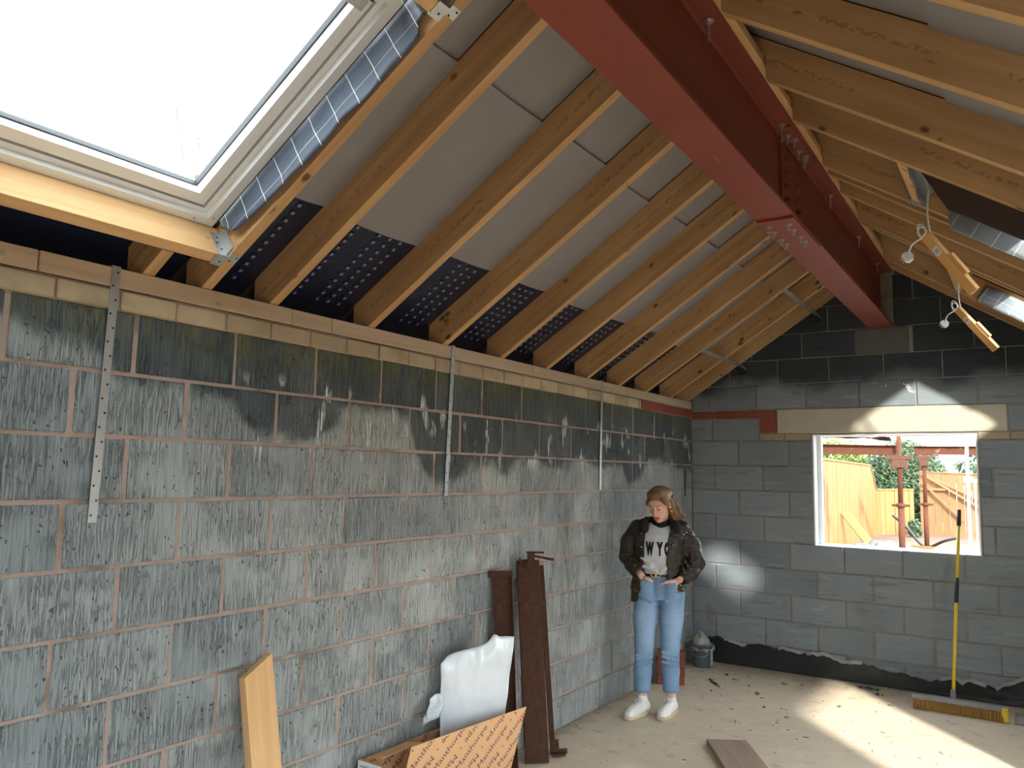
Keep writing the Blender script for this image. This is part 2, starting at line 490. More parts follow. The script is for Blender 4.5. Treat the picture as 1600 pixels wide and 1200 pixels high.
def mat_fabric(name, a, b, scale=250.0, rough=0.9, bump=0.25, sheen=0.0, fold=0.0):
    t = NT(name); O = t.obj()
    c = t.mix(t.noise(O, 11.0, 3.0), a, b)
    h = t.noise(O, scale, 2.0)
    nrm = t.bump(h, bump, 0.002)
    if fold:
        nrm = t.bump(t.noise(t.mapv(O, (1, 1, 1.6)), 16.0, 3.0, 0.5, 0.8), fold, 0.02, nrm)
    return t.bsdf(c, rough, 0, nrm, 0.3)

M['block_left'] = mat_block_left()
M['block_end'] = mat_block_end()
M['mortar'] = mat_mortar('mortar', srgb(142, 125, 116), srgb(176, 160, 149))
M['mortar_end'] = mat_mortar('grey_mortar', srgb(120, 112, 104), srgb(160, 150, 138))
M['cream'] = mat_brick('cream_brick', srgb(146, 132, 110), srgb(196, 182, 150), 0.5)
M['redbrick'] = mat_brick('red_brick', srgb(116, 58, 46), srgb(152, 88, 70))
M['lintel'] = mat_brick('lintel_concrete', srgb(176, 166, 148), srgb(206, 198, 180))
M['pad'] = mat_brick('padstone_concrete', srgb(76, 76, 74), srgb(108, 108, 104))
M['rafter'] = mat_timber('treated_rafter', srgb(156, 118, 78), srgb(204, 166, 118), stamp=True)
M['plate'] = mat_timber('wall_plate_timber', srgb(162, 142, 118), srgb(196, 176, 150), knots=0.4)
M['newwood'] = mat_timber('new_timber', srgb(188, 146, 96), srgb(222, 184, 134), knots=0.8)
M['board'] = mat_timber('weathered_board', srgb(138, 116, 100), srgb(172, 150, 132), knots=0.2, rough=0.85)
M['floor'] = mat_floor()
M['steel_red'] = mat_steel_red()
M['rust'] = mat_rust('rusty_steel', srgb(38, 26, 21), srgb(98, 66, 50), 26.0)
M['rust_red'] = mat_rust('rusty_red_prop', srgb(128, 58, 36), srgb(176, 96, 66), 9.0)
M['glass'] = mat_glass()
M['strap'] = mat_strap()
M['galv'] = simple('galvanised_steel', srgb(178, 184, 184), 0.4, 0.6, 0.15, 14.0)
M['bolt'] = simple('zinc_bolt', srgb(196, 192, 186), 0.35, 0.8, 0.1)
M['white_pvc'] = simple('white_upvc', srgb(226, 230, 230), 0.35, 0, 0.03)
M['gasket'] = simple('black_gasket', srgb(40, 44, 48), 0.6, 0, 0.1)
M['brown_frame'] = simple('dark_brown_frame', srgb(62, 50, 44), 0.6, 0, 0.1)
M['membrane'] = simple('grey_roof_membrane', srgb(132, 129, 130), 0.75, 0, 0.10, 5.0, 0.25, 14.0)
M['tray'] = simple('black_eaves_tray', srgb(30, 38, 58), 0.25, 0, 0.2, 6.0, 0.3, 30.0)
M['deck'] = simple('roof_deck', srgb(70, 60, 52), 0.9, 0, 0.1)
M['mem_dark'] = mat_grid_membrane('grid_membrane_dark', srgb(42, 52, 70), srgb(62, 76, 94))
M['mem_light'] = mat_grid_membrane('grid_membrane_light', srgb(104, 111, 116), srgb(134, 141, 145))
M['dpm'] = simple('black_dpm_plastic', srgb(34, 37, 38), 0.4, 0, 0.3, 9.0, 0.5, 22.0)
M['render'] = simple('plain_blockwork', srgb(138, 142, 140), 0.9, 0, 0.15, 3.0)
M['tray_hole'] = simple('vent_hole_membrane', srgb(112, 120, 130), 0.6, 0, 0.15)
# ------------------------------------------------------------------ dimensions (metres)
W = 3.36; L = 7.304; Y0 = -1.6
RIDGE = W / 2
PITCHM = 0.655
TH = math.atan(PITCHM); CT, ST = math.cos(TH), math.sin(TH)
ZP = 2.375
ZK = lambda k: 2.0027 - 0.225 * k        # bed joint below course k (0 = top full course)

def RP(side, s, y, o):
    """roof point: s up the slope from the inner wall face, o square to the rafter undersides"""
    x = s * CT - o * ST; z = ZP + s * ST + o * CT
    return (x, y, z) if side == 'L' else (W - x, y, z)

def RX(x):            # plan distance from eaves wall -> slope distance at o = 0
    return x / CT

def roof_box(mb, side, s0, s1, y0, y1, o0, o1):
    vs = [RP(side, s, y, o) for o in (o0, o1) for (s, y) in ((s0, y0), (s1, y0), (s1, y1), (s0, y1))]
    fs = [(0,3,2,1),(4,5,6,7),(0,1,5,4),(1,2,6,5),(2,3,7,6),(3,0,4,7)]
    if side == 'R': fs = [f[::-1] for f in fs]
    return mb.add(vs, fs)

# ------------------------------------------------------------------ floor
fl = MB().grid(lambda u, v: (-0.3 + u * (W + 0.6), Y0 - 0.3 + v * (L - Y0 + 0.6), 0.0), 40, 90)
fl.box((-0.3, Y0 - 0.3, -0.2), (W + 0.3, L + 0.3, -0.002))
floor = struct(fl.build('floor', M['floor']))

# ------------------------------------------------------------------ left wall: every block its own piece
wall_left = struct(MB().box((-0.30, Y0 - 0.3, 0.0), (-0.005, L, 2.30)).build('wall_left', M['mortar']))
_bm = {}
def block_mesh(key, mat, dx, dy, dz, c=0.005, jit=0.0012):
    """shared block mesh, centred; a few individuals per size so that edges differ"""
    k = (key, round(dx, 3), round(dy, 3), round(dz, 3), random.randrange(3))
    if k not in _bm:
        _bm[k] = MB().cbox((-dx/2, -dy/2, -dz/2), (dx/2, dy/2, dz/2), c, jit=jit).mesh(key, mat)
    return _bm[k]

def place_block(name, key, mat, lo, hi, parent, jit=0.002, axis=0):
    lo = Vector(lo); hi = Vector(hi); d = hi - lo; c = (lo + hi) / 2
    c[axis] += random.uniform(-jit, jit)
    o = inst(block_mesh(key, mat, *d), name, parent)
    o.location = c
    return o

def left_joints(k):
    a = 1.205 if k % 2 == 0 else 1.43
    js = [a + 0.438 * n for n in range(-8, 14)]
    js = [j for j in js if Y0 - 0.1 < j < 5.80] + [5.968]
    js += [6.41, 6.84] if k % 2 == 0 else [6.205, 6.64, 7.08]
    return [Y0 - 0.2] + js + [L]

for k in range(0, 10):
    z0 = max(ZK(k) + 0.005, 0.002); z1 = ZK(k) + 0.220
    js = left_joints(k)
    for a, b in zip(js[:-1], js[1:]):
        jw = random.choice((0.006, 0.007, 0.008, 0.013))
        back = 0.0 if k < 9 else 0.012
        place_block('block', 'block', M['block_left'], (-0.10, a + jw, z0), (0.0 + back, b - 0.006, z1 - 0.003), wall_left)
# coursing bricks under the wall plate
y = Y0 - 0.2
while y < 6.10:
    y1 = min(y + 0.225, 6.12)
    place_block('brick', 'brick', M['cream'], (-0.10, y + 0.004, 2.2245), (0.006, y1 - 0.005, 2.294), wall_left, 0.003)
    y = y1
for a, b in ((6.12, 6.56), (6.56, 6.92), (6.92, L)):
    place_block('brick', 'brick', M['redbrick'], (-0.10, a + 0.004, 2.2245), (0.005, b - 0.004, 2.294), wall_left, 0.002)
for a, b in ((Y0 - 0.2, 1.29), (1.29, 2.36), (2.36, 2.60), (2.60, 4.39), (4.39, L - 0.01)):
    d = MB().cbox((0, -0.05, -0.035), (b - a - 0.003, 0.05, 0.035), 0.003)
    o = d.build('wall_plate', M['plate'], wall_left, M=frame((-0.046 + random.uniform(-.002, .003), a, 2.3385), (0, 1, 0), (0, 0, 1)))

# ------------------------------------------------------------------ end (gable) wall with the window opening
WX0, WX1, WZ0, WZ1 = 1.095, 2.350, 1.088, 2.058
ge = MB()
yb0, yb1 = L + 0.008, L + 0.30
ge.prism([(-0.3, 0), (WX0, 0), (WX0, 2.06), (-0.3, 2.06)], yb0, yb1)
ge.prism([(WX1, 0), (W + 0.3, 0), (W + 0.3, 2.06), (WX1, 2.06)], yb0, yb1)
ge.prism([(WX0, 0), (WX1, 0), (WX1, WZ0 - 0.004), (WX0, WZ0 - 0.004)], yb0, yb1)
zt = ZP + 0.15 / CT
ge.prism([(-0.3, 2.06), (W + 0.3, 2.06), (W + 0.3, zt - 0.3 * PITCHM), (RIDGE, zt + RIDGE * PITCHM), (-0.3, zt - 0.3 * PITCHM)], yb0, yb1)
wall_end = struct(ge.build('wall_end', M['mortar_end']))

def clip_poly(poly, a, b, c):
    """keep a*x+b*z<=c"""
    out = []
    n = len(poly)
    for i in range(n):
        p, q = poly[i], poly[(i + 1) % n]
        dp = a * p[0] + b * p[1] - c; dq = a * q[0] + b * q[1] - c
        if dp <= 0: out.append(p)
        if dp * dq < 0:
            t = dp / (dp - dq); out.append((p[0] + (q[0] - p[0]) * t, p[1] + (q[1] - p[1]) * t))
    return out

def end_block(x0, x1, z0, z1, mat='block_end', name='block', pr=0.0):
    """one block of the gable, cut to the roof line where it meets it"""
    lim = zt - 0.006
    poly = [(x0, z0), (x1, z0), (x1, z1), (x0, z1)]
    cut = clip_poly(clip_poly(poly, -PITCHM, 1, lim), PITCHM, 1, lim + PITCHM * W)
    if len(cut) < 3: return
    if cut == poly:
        place_block(name, name + '_end', M[mat], (x0, L - pr, z0), (x1, L + 0.1, z1), wall_end, 0.0015, 1)
    else:
        cx = sum(p[0] for p in cut) / len(cut); cz = sum(p[1] for p in cut) / len(cut)
        MB().prism([(p[0] - cx, p[1] - cz) for p in cut], 0, 0.1).build(name, M[mat], wall_end, loc=(cx, L, cz))

def end_course(z0, z1, start, step, holes, mat='block_end', x_lo=0.0, x_hi=W):
    js = [x_lo] + [start + step * n for n in range(12) if x_lo + 0.03 < start + step * n < x_hi - 0.03] + [x_hi]
    for a, b in zip(js[:-1], js[1:]):
        segs = [(a + 0.005, b - 0.005)]
        for h0, h1 in holes:
            new = []
            for s0, s1 in segs:
                if s1 <= h0 or s0 >= h1: new.append((s0, s1)); continue
                if s0 < h0 - 0.04: new.append((s0, h0 - 0.005))
                if s1 > h1 + 0.04: new.append((h1 + 0.005, s1))
            segs = new
        for s0, s1 in segs: end_block(s0, s1, z0, z1, mat)

for k in range(1, 10):
    z0 = max(ZK(k) + 0.005, 0.002); z1 = ZK(k) + 0.220
    holes = [(WX0 - 0.005, WX1 + 0.005)] if z1 > 1.10 else []
    end_course(z0, z1, 0.445 if k % 2 else 0.22, 0.445, holes)
# course beside the lintel
end_block(0.005, 0.195, 2.008, 2.203); end_block(0.205, 0.632, 2.008, 2.203)
for a, b in ((0.645, 0.795),): end_block(a, b, 2.078, 2.205, 'redbrick', 'brick')
for a, b in ((0.642, 0.86), (0.87, 1.085)): end_block(a, b, 2.008, 2.066, 'cream', 'brick')
for a, b in ((0.004, 0.22), (0.23, 0.44), (0.45, 0.555), (0.565, 0.79)): end_block(a, b, 2.213, 2.277, 'redbrick', 'brick')
end_block(2.355, 2.57, 2.008, 2.066, 'cream', 'brick'); end_block(2.58, 2.80, 2.008, 2.066, 'cream', 'brick')
end_block(2.81, W - 0.005, 2.008, 2.066, 'cream', 'brick')
end_block(2.568, 2.88, 2.076, 2.278); end_block(2.89, W - 0.005, 2.076, 2.278)
# gable courses
BX0, BX1 = 1.585, 1.775           # steel beam width
end_course(2.290, 2.505, 0.17, 0.44, [])
end_course(2.515, 2.730, 0.37, 0.44, [])
end_course(2.740, 2.955, 0.58, 0.445, [(1.465, 1.895)])
end_course(2.965, 3.180, 0.37, 0.44, [(BX0, BX1)])
end_course(3.190, 3.405, 0.17, 0.44, [(BX0, BX1)])
end_course(3.415, 3.630, 0.37, 0.44, [(BX0 - 0.02, BX1 + 0.02)])
place_block('padstone', 'padstone', M['pad'], (1.47, L - 0.003, 2.738), (1.89, L + 0.1, 2.958), wall_end, 0.0, 1)
lin = MB().cbox((0.800, L - 0.006, 2.068), (2.560, L + 0.1, 2.282), 0.006).build('lintel', M['lintel'], wall_end)
tag(lin, 'pale concrete lintel over the window')

# window: white cavity closers round the raw opening and a loose sill strip
win = empty('window_1', (WX0, L, WZ0)); struct(win, 'unglazed window opening with white plastic liners in the gable wall')
def wpart(name, lo, hi, mat='white_pvc', c=0.003):
    lo = Vector(lo) - Vector((WX0, L, WZ0)); hi = Vector(hi) - Vector((WX0, L, WZ0))
    return MB().cbox(lo, hi, c).build(name, M[mat], win)
wpart('jamb_liner', (WX0, L + 0.004, WZ0), (WX0 + 0.016, L + 0.30, WZ1))
wpart('jamb_liner', (WX0 + 0.016, L + 0.13, WZ0), (WX0 + 0.05, L + 0.20, WZ1))
wpart('jamb_liner', (WX1 - 0.012, L + 0.004, WZ0), (WX1, L + 0.30, WZ1))
wpart('head_liner', (WX0, L + 0.012, WZ1 - 0.010), (WX1, L + 0.30, WZ1))
wpart('sill_strip', (WX0, L + 0.03, WZ0 - 0.002), (WX1, L + 0.30, WZ0 + 0.012))

# ------------------------------------------------------------------ right and rear walls (behind / beside the camera)
DY0, DY1, DZ = 3.22, 4.78, 1.745
wr = MB()
RY0, RY1, RZ = -0.6, 1.25, 2.12          # unseen wide opening, added beside the camera to bring in more daylight
wr.box((W, Y0 - 0.3, 0), (W + 0.3, RY0, 2.30)); wr.box((W, RY0, RZ), (W + 0.3, RY1, 2.30)); wr.box((W, RY1, 0), (W + 0.3, DY0, 2.30)); wr.box((W, DY1, 0), (W + 0.3, L, 2.30)); wr.box((W, DY0, DZ), (W + 0.3, DY1, 2.30))
wall_right = struct(wr.build('wall_right', M['render']))
dp = MB().cbox((0, -0.05, -0.035), (L - Y0, 0.05, 0.035), 0.003)
dp.build('wall_plate', M['plate'], wall_right, M=frame((W + 0.05, Y0, 2.3385), (0, 1, 0), (0, 0, 1)))
wb = MB()
yb = Y0 - 0.3
BD0, BD1, BDZ = 2.45, 3.1, 2.05  # unseen rear opening, assumed and sized for the daylight it lets in
wb.prism([(-0.3, 0), (BD0, 0), (BD0, BDZ), (-0.3, BDZ)], yb, Y0)
wb.prism([(BD1, 0), (W + 0.3, 0), (W + 0.3, BDZ), (BD1, BDZ)], yb, Y0)
wb.prism([(-0.3, BDZ), (W + 0.3, BDZ), (W + 0.3, zt - 0.3 * PITCHM), (RIDGE, zt + RIDGE * PITCHM), (-0.3, zt - 0.3 * PITCHM)], yb, Y0)
wall_rear = struct(wb.build('wall_rear', M['render']))

# ------------------------------------------------------------------ roof deck (dark, above the membranes) with skylight openings
SR = RX(RIDGE) + 0.13
LSK = dict(s0=RX(0.02), s1=RX(1.13), y0=0.72, y1=1.895)             # left skylight opening
RSK = [dict(s0=RX(0.16), s1=RX(0.66), y0=3.85, y1=4.455), dict(s0=RX(0.16), s1=RX(0.82), y0=5.68, y1=6.62)]
dk = MB()
def deck(side, holes):
    cuts = sorted({Y0 - 0.3, L + 0.3} | {h['y0'] for h in holes} | {h['y1'] for h in holes})
    for a, b in zip(cuts[:-1], cuts[1:]):
        h = [q for q in holes if q['y0'] <= a + 1e-6 and q['y1'] >= b - 1e-6]
        if h:
            roof_box(dk, side, -0.45, h[0]['s0'], a, b, 0.165, 0.22); roof_box(dk, side, h[0]['s1'], SR, a, b, 0.165, 0.22)
        else:
            roof_box(dk, side, -0.45, SR, a, b, 0.165, 0.22)
deck('L', [LSK]); deck('R', RSK)
ceiling = struct(dk.build('ceiling', M['deck']), 'underside of the open pitched roof')

# rafters ------------------------------------------------------------
RD, RW = 0.15, 0.047
def loc2(x, z):   # plan x, world z -> slope coords
    dx, dz = x, z - ZP
    return (dx * CT + dz * ST, -dx * ST + dz * CT)
raf_poly = [(0, 0), loc2(-0.1, ZP), ((-0.1 + RD * ST) / CT, RD), ((1.672 + RD * ST) / CT, RD), loc2(1.672, 3.498), loc2(1.552, 3.498), (RX(1.552), 0)]
raf_mesh = MB().prism(raf_poly, 0, RW).mesh('rafter', M['rafter'])
FR_L = frame((0, 0, ZP), (CT, 0, ST), (-ST, 0, CT))
FR_R = frame((W, 0, ZP), (-CT, 0, ST), (ST, 0, CT))
def put_rafter(side, y0, label, group, mesh=None):
    m = mesh or raf_mesh
    Mx = (FR_L if side == 'L' else FR_R).copy()
    Mx[1][3] = y0 if side == 'L' else y0 + RW
    o = inst(m, 'rafter', None, Mx)
    return tag(o, label, 'rafter', group)

ORD = ['first', 'second', 'third', 'fourth', 'fifth', 'sixth', 'seventh', 'eighth', 'ninth', 'tenth', 'eleventh', 'twelfth']
LEFT_Y = [1.900, 2.235, 2.842, 3.437, 4.007, 4.557, 5.142, 5.685, 6.212, 6.757, 7.170]
for i, y0 in enumerate(LEFT_Y):
    if i == 0: lab = 'timber rafter along the right edge of the large white skylight'
    elif i == 1: lab = 'dark shaded timber rafter next to the one bordering the white skylight'
    elif i == len(LEFT_Y) - 1: lab = 'last left-slope timber rafter, tight against the gable block wall'
    else: lab = 'timber rafter of left slope, %s counting away from the white skylight' % ORD[i]
    put_rafter('L', y0, lab, 'rafters of the left slope')
NEAR_L = [0.62, 0.02, -0.58, -1.18]
for i, y0 in enumerate(NEAR_L):
    put_rafter('L', y0, 'timber rafter of left slope on camera side of the white skylight, %s from it' % ORD[i], 'rafters of the left slope')
RIGHT_Y = [2.172, 2.737, 3.332, 3.800, 4.458, 4.600, 4.945, 5.530, 5.632, 6.625, 6.980]
RLAB = ['timber rafter cutting the top right corner of the photo', 'nearest full rafter of right slope, left end at the beam top bolt',
        'second full rafter of right slope below the nearest one', 'right slope rafter just above the nearer grid-lined skylight lining',
        'right slope rafter behind the nearer hanging batten, carrying membrane', 'inner twin rafter behind the nearer skylight of right slope',
        'right slope rafter between the two small skylights, stamped with lettering', 'right slope rafter on near side of the further small skylight',
        'twin rafter on near side of the further small skylight', 'right slope rafter on far side of the further small skylight', 'right slope rafter closest to the gable wall']
for y0, lab in zip(RIGHT_Y, RLAB): put_rafter('R', y0, lab, 'rafters of the right slope')
for i, y0 in enumerate((1.57, 0.97, 0.37, -0.23, -0.83)):
    put_rafter('R', y0, 'timber rafter of right slope out of view above the camera, %s one back' % ORD[i], 'rafters of the right slope')
# short jack rafter under the skylight
jp = [(0, 0), loc2(-0.1, ZP), ((-0.1 + RD * ST) / CT, RD), (RX(0.113), RD), (RX(0.113), 0)]
jm = MB().prism(jp, 0, RW).mesh('jack_rafter', M['rafter'])
o = put_rafter('L', 1.652, 'short stub rafter between wall plate and trimmer under the white skylight', None, jm); o.name = 'jack_rafter'
o = put_rafter('L', 1.06, 'short stub rafter at left edge under the white skylight trimmer', None, jm); o.name = 'jack_rafter'

# trimmers between rafters around the skylights
def trimmer(side, s, y0, y1, label, mat='newwood', w=RW):
    """board standing square to the slope, its upslope face at s"""
    n = Vector((-ST, 0, CT)) if side == 'L' else Vector((ST, 0, CT))
    d = MB().cbox((0, 0, 0), (y1 - y0, w, RD), 0.002)
    p0 = Vector(RP(side, s, y0, 0.0))
    Mx = frame(p0, (0, 1, 0), n)
    ydir = Vector((Mx[0][1], Mx[1][1], Mx[2][1]))
    up = Vector(RP(side, 1, 0, 0)) - Vector(RP(side, 0, 0, 0))
    if ydir.dot(up) > 0:
        for i in range(3): Mx[i][3] -= ydir[i] * w
    o = d.build('trimmer', M[mat], None, M=Mx)
    return tag(o, label, 'trimmer')
trimmer('L', RX(0.155), 0.667, 1.898, 'yellow timber trimmer under the white skylight, ending at a metal hanger')
trimmer('L', RX(1.19), 0.667, 1.898, 'timber trimmer above the white skylight with pale metal hanger')
trimmer('R', RX(1.115), 3.848, 4.456, 'bright timber trimmer at the head of nearer right slope skylight', w=0.045)
trimmer('R', RX(1.075), 5.684, 6.620, 'timber trimmer at the head of the further right slope skylight', w=0.045)

# membrane sheets and eaves trays between the rafters
def sheet(side, y0, y1, s0, s1, o_mid, sag, name='membrane_sheet', mat='membrane', nu=8, nv=10, seed=0):
    y0 += 0.002; y1 -= 0.002
    def fn(u, v):
        yy = y0 + (y1 - y0) * u; ss = s0 + (s1 - s0) * v
        w = mnoise.noise(Vector((yy * 2.3, ss * 2.0, seed * 3.7)))
        o = o_mid - sag * math.sin(math.pi * u) + 0.007 * w * math.sin(math.pi * u)
        return RP(side, ss, yy, min(o, 0.158))
    mb = MB().grid(fn, nu, nv)
    if side == 'L': mb.f = [f[::-1] for f in mb.f]
    return mb.build(name, M[mat], ceiling, True)

def tray(y0, y1, s0, s1, seed):
    """black ventilation tray: sheet studded with rows of raised square dimples"""
    y0 += 0.002; y1 -= 0.002
    mb = MB()
    base = 0.150
    mb.add([RP('L', s0 - 0.38, y0, base + 0.008), RP('L', s0 - 0.38, y1, base + 0.008), RP('L', s0, y1, base), RP('L', s0, y0, base)], [(0, 1, 2, 3)])
    mb.add([RP('L', s0, y0, base), RP('L', s0, y1, base), RP('L', s1, y1, base - 0.004), RP('L', s1, y0, base - 0.004)], [(0, 1, 2, 3)])
    ny = max(2, int((y1 - y0) / 0.062)); ns = int((s1 - s0) / 0.043)
    for i in range(ny):
        if i % 4 == 3: continue
        for j in range(ns):
            cy = y0 + (i + 0.5) * (y1 - y0) / ny; cs = s0 + (j + 0.5) * (s1 - s0) / ns
            a, b = 0.015, 0.008
            h = 0.012
            vs = [RP('L', cs - a, cy - a, base - 0.002), RP('L', cs + a, cy - a, base - 0.002), RP('L', cs + a, cy + a, base - 0.002), RP('L', cs - a, cy + a, base - 0.002),
                  RP('L', cs - b, cy - b, base - h), RP('L', cs + b, cy - b, base - h), RP('L', cs + b, cy + b, base - h), RP('L', cs - b, cy + b, base - h)]
            mb.add(vs, [(0, 1, 5, 4), (1, 2, 6, 5), (2, 3, 7, 6), (3, 0, 4, 7), (4, 5, 6, 7)])
    o = mb.build('eaves_tray', M['tray'], ceiling)
    o.data.materials.append(M['tray_hole'])
    for k, f in enumerate(o.data.polygons):
        if k >= 2 and (k - 2) % 5 == 4: f.material_index = 1
    return o

S_J = RX(0.985 + 0.15 * ST)      # lap line of the sheets (measured on the membrane plane)
S_T = RX(0.315 + 0.15 * ST)
lys = LEFT_Y + [L + 0.0]
S_TOP = RX(1.68) + 0.07
for i in range(len(LEFT_Y)):
    a, b = lys[i] + RW, lys[i + 1]
    if b - a < 0.05: continue
    if b - a > 0.1: tray(a, b, -0.05, S_T + 0.02, i)
    sheet('L', a, b, S_T - 0.01 + random.uniform(-.02, .03), S_J + random.uniform(-.012, .012), 0.138, 0.016, seed=i)
    sheet('L', a, b, S_J - 0.05, S_TOP, 0.154, 0.014, seed=i + 30)
for a, b in ((0.667, 1.898),):
    roof = MB(); roof.grid(lambda u, v: RP('L', -0.44 + v * 0.64, a + (b - a) * u, 0.155), 4, 2)
    roof.build('eaves_tray', M['tray'], ceiling)
nls = [Y0] + sorted(NEAR_L) 
for a, b in zip(nls, nls[1:] ):
    sheet('L', a + RW, b, -0.03, S_TOP, 0.15, 0.012, seed=a)
sheet('L', 0.667, 1.90, RX(1.19) + 0.01, S_TOP, 0.15, 0.012, seed=77)
rys = [Y0, -0.83, -0.23, 0.37, 0.97, 1.57] + RIGHT_Y + [L]
for i, (a, b) in enumerate(zip(rys[:-1], rys[1:])):
    a = a + RW if i else a
    if b - a < 0.05: continue
    sk = [q for q in RSK if abs(q['y0'] - a) < 0.1 and abs(q['y1'] - b) < 0.1]
    s0 = sk[0]['s1'] + 0.02 if sk else -0.03
    if sk:
        sheet('R', a, b, RX(1.13), S_TOP, 0.15, 0.010, seed=i)
    else:
        sheet('R', a, b, s0, RX(0.95), 0.140, 0.014, seed=i); sheet('R', a, b, RX(0.95) - 0.05, S_TOP, 0.154, 0.012, seed=i + 50)

# ------------------------------------------------------------------ skylights
def ring(side, s0, s1, y0, y1, w, o0, o1, name, mat, parent, wy=None):
    """rectangular frame in the roof plane"""
    wy = wy or w
    mb = MB()
    roof_box(mb, side, s0, s0 + w, y0, y1, o0, o1); roof_box(mb, side, s1 - w, s1, y0, y1, o0, o1)
    roof_box(mb, side, s0 + w, s1 - w, y0, y0 + wy, o0, o1); roof_box(mb, side, s0 + w, s1 - w, y1 - wy, y1, o0, o1)
    return mb.build(name, M[mat], parent)
w2 = struct(empty('window_2'), 'large white framed skylight in the left roof slope')
s0, s1, y0, y1 = RX(0.150), RX(1.10), 0.735, 1.880
ring('L', s0, s1, y0, y1, 0.038, 0.150, 0.235, 'outer_frame', 'white_pvc', w2)
ring('L', s0 + 0.038, s1 - 0.038, y0 + 0.038, y1 - 0.038, 0.022, 0.178, 0.235, 'frame_step', 'white_pvc', w2)
ring('L', s0 + 0.060, s1 - 0.060, y0 + 0.060, y1 - 0.060, 0.010, 0.195, 0.235, 'gasket', 'gasket', w2)
ring('L', s0 + 0.070, s1 - 0.070, y0 + 0.070, y1 - 0.070, 0.046, 0.180, 0.240, 'sash', 'white_pvc', w2)
ring('L', s0 + 0.116, s1 - 0.116, y0 + 0.116, y1 - 0.116, 0.006, 0.215, 0.240, 'gasket', 'gasket', w2)
gp = MB(); roof_box(gp, 'L', s0 + 0.12, s1 - 0.12, y0 + 0.12, y1 - 0.12, 0.224, 0.232)
gp.build('glass_pane', M['glass'], w2)
vb = MB(); roof_box(vb, 'L', s1 - 0.11, s1 - 0.07, y0 + 0.1, y1 - 0.1, 0.160, 0.178)
vb.build('vent_bar', M['galv'], w2)
# screws in the corner of the frame
sb = MB()
for ss_, yy in ((s0 + 0.05, y1 - 0.022), (s0 + 0.022, y1 - 0.09)):
    c = Vector(RP('L', ss_, yy, 0.149)); sb.tube([c, c + Vector((ST, 0, -CT)) * 0.003], 0.004, 8)
sb.build('screw', M['galv'], w2)

for k, q in enumerate(RSK):
    wk = struct(empty('window_%d' % (k + 3)), 'small skylight in the right roof slope')
    ring('R', q['s0'] + 0.0, q['s1'] - 0.0, q['y0'] + 0.003, q['y1'] - 0.003, 0.05, 0.17, 0.25, 'frame', 'brown_frame', wk)
    gp = MB(); roof_box(gp, 'R', q['s0'] + 0.05, q['s1'] - 0.05, q['y0'] + 0.053, q['y1'] - 0.053, 0.232, 0.24)
    gp.build('glass_pane', M['glass'], wk)

def flap(side, ys, s0, s1, top, bot_fn, mat, name, label, wave=0.006, seed=0, thickness=0.002):
    """membrane hanging over the side of a rafter; local X = slope, Z = square to it"""
    nu, nv = 60, 6
    def fn(u, v):
        s = s0 + (s1 - s0) * u
        b = bot_fn(u)
        o = top + (b - top) * v
        yy = ys - 0.004 - wave * (1 + mnoise.noise(Vector((s * 6, o * 14, seed)))) * (0.4 + v)
        return (s, (yy if side == 'L' else -yy), o)
    mb = MB().grid(fn, nu, nv)
    Mx = FR_L if side == 'L' else FR_R
    o = mb.build(name, M[mat], None, True, M=Mx)
    thick(o, thickness, 0)
    return tag(o, label, 'membrane')
flap('L', 1.892, RX(0.19), RX(1.135), 0.148, lambda u: 0.036 - 0.050 * u - 0.014 * math.sin(u * 3.1) + 0.012 * mnoise.noise(Vector((u * 9, 0, 1))) + 0.07 * max(0, 0.06 - u) / 0.06 + (0.05 if u > 0.96 else 0),
     'mem_dark', 'membrane_flap', 'navy grid-lined membrane hanging between white skylight and its rafter', 0.009, 3)
flap('R', 4.452, RX(0.25), RX(0.95), 0.10, lambda u: -0.050 - 0.012 * u + 0.008 * mnoise.noise(Vector((u * 8, 2, 1))) + 0.05 * max(0, u - 0.95) / 0.05, 'mem_light', 'membrane_flap',
     'silver grid-lined membrane lining nearer skylight behind the upper hanging batten', 0.008, 5)
flap('R', 6.617, RX(0.25), RX(0.94), 0.12, lambda u: -0.010 + 0.012 * mnoise.noise(Vector((u * 7, 4, 1))), 'mem_light', 'membrane_flap',
     'silver grid-lined membrane lining further skylight behind the lower hanging batten', 0.008, 9)
# dark strip hanging below the near rafter of the nearer skylight
rb = MB().prism([(RX(0.25), -0.100), (1.03, -0.102), (1.215, 0.0), (1.215, 0.04), (RX(0.25), 0.04)], -3.862, -3.850)
o = rb.build('reveal_board', M['brown_frame'], None, M=FR_R); tag(o, 'dark brown strip hanging below the rafter of the nearer right skylight', 'board')
# folded membrane tongue beside the trimmer
tg = MB().grid(lambda u, v: (RX(1.03) + 0.05 * math.sin(u * 2.6) - 0.02 * v, -(3.90 + 0.5 * v), 0.13 - 0.16 * u + 0.01 * math.sin(v * 9)), 10, 16)
o = tg.build('membrane_flap', M['mem_light'], None, True, M=FR_R); thick(o, 0.002)
tag(o, 'folded grey membrane tongue beside the trimmer of nearer right skylight', 'membrane')

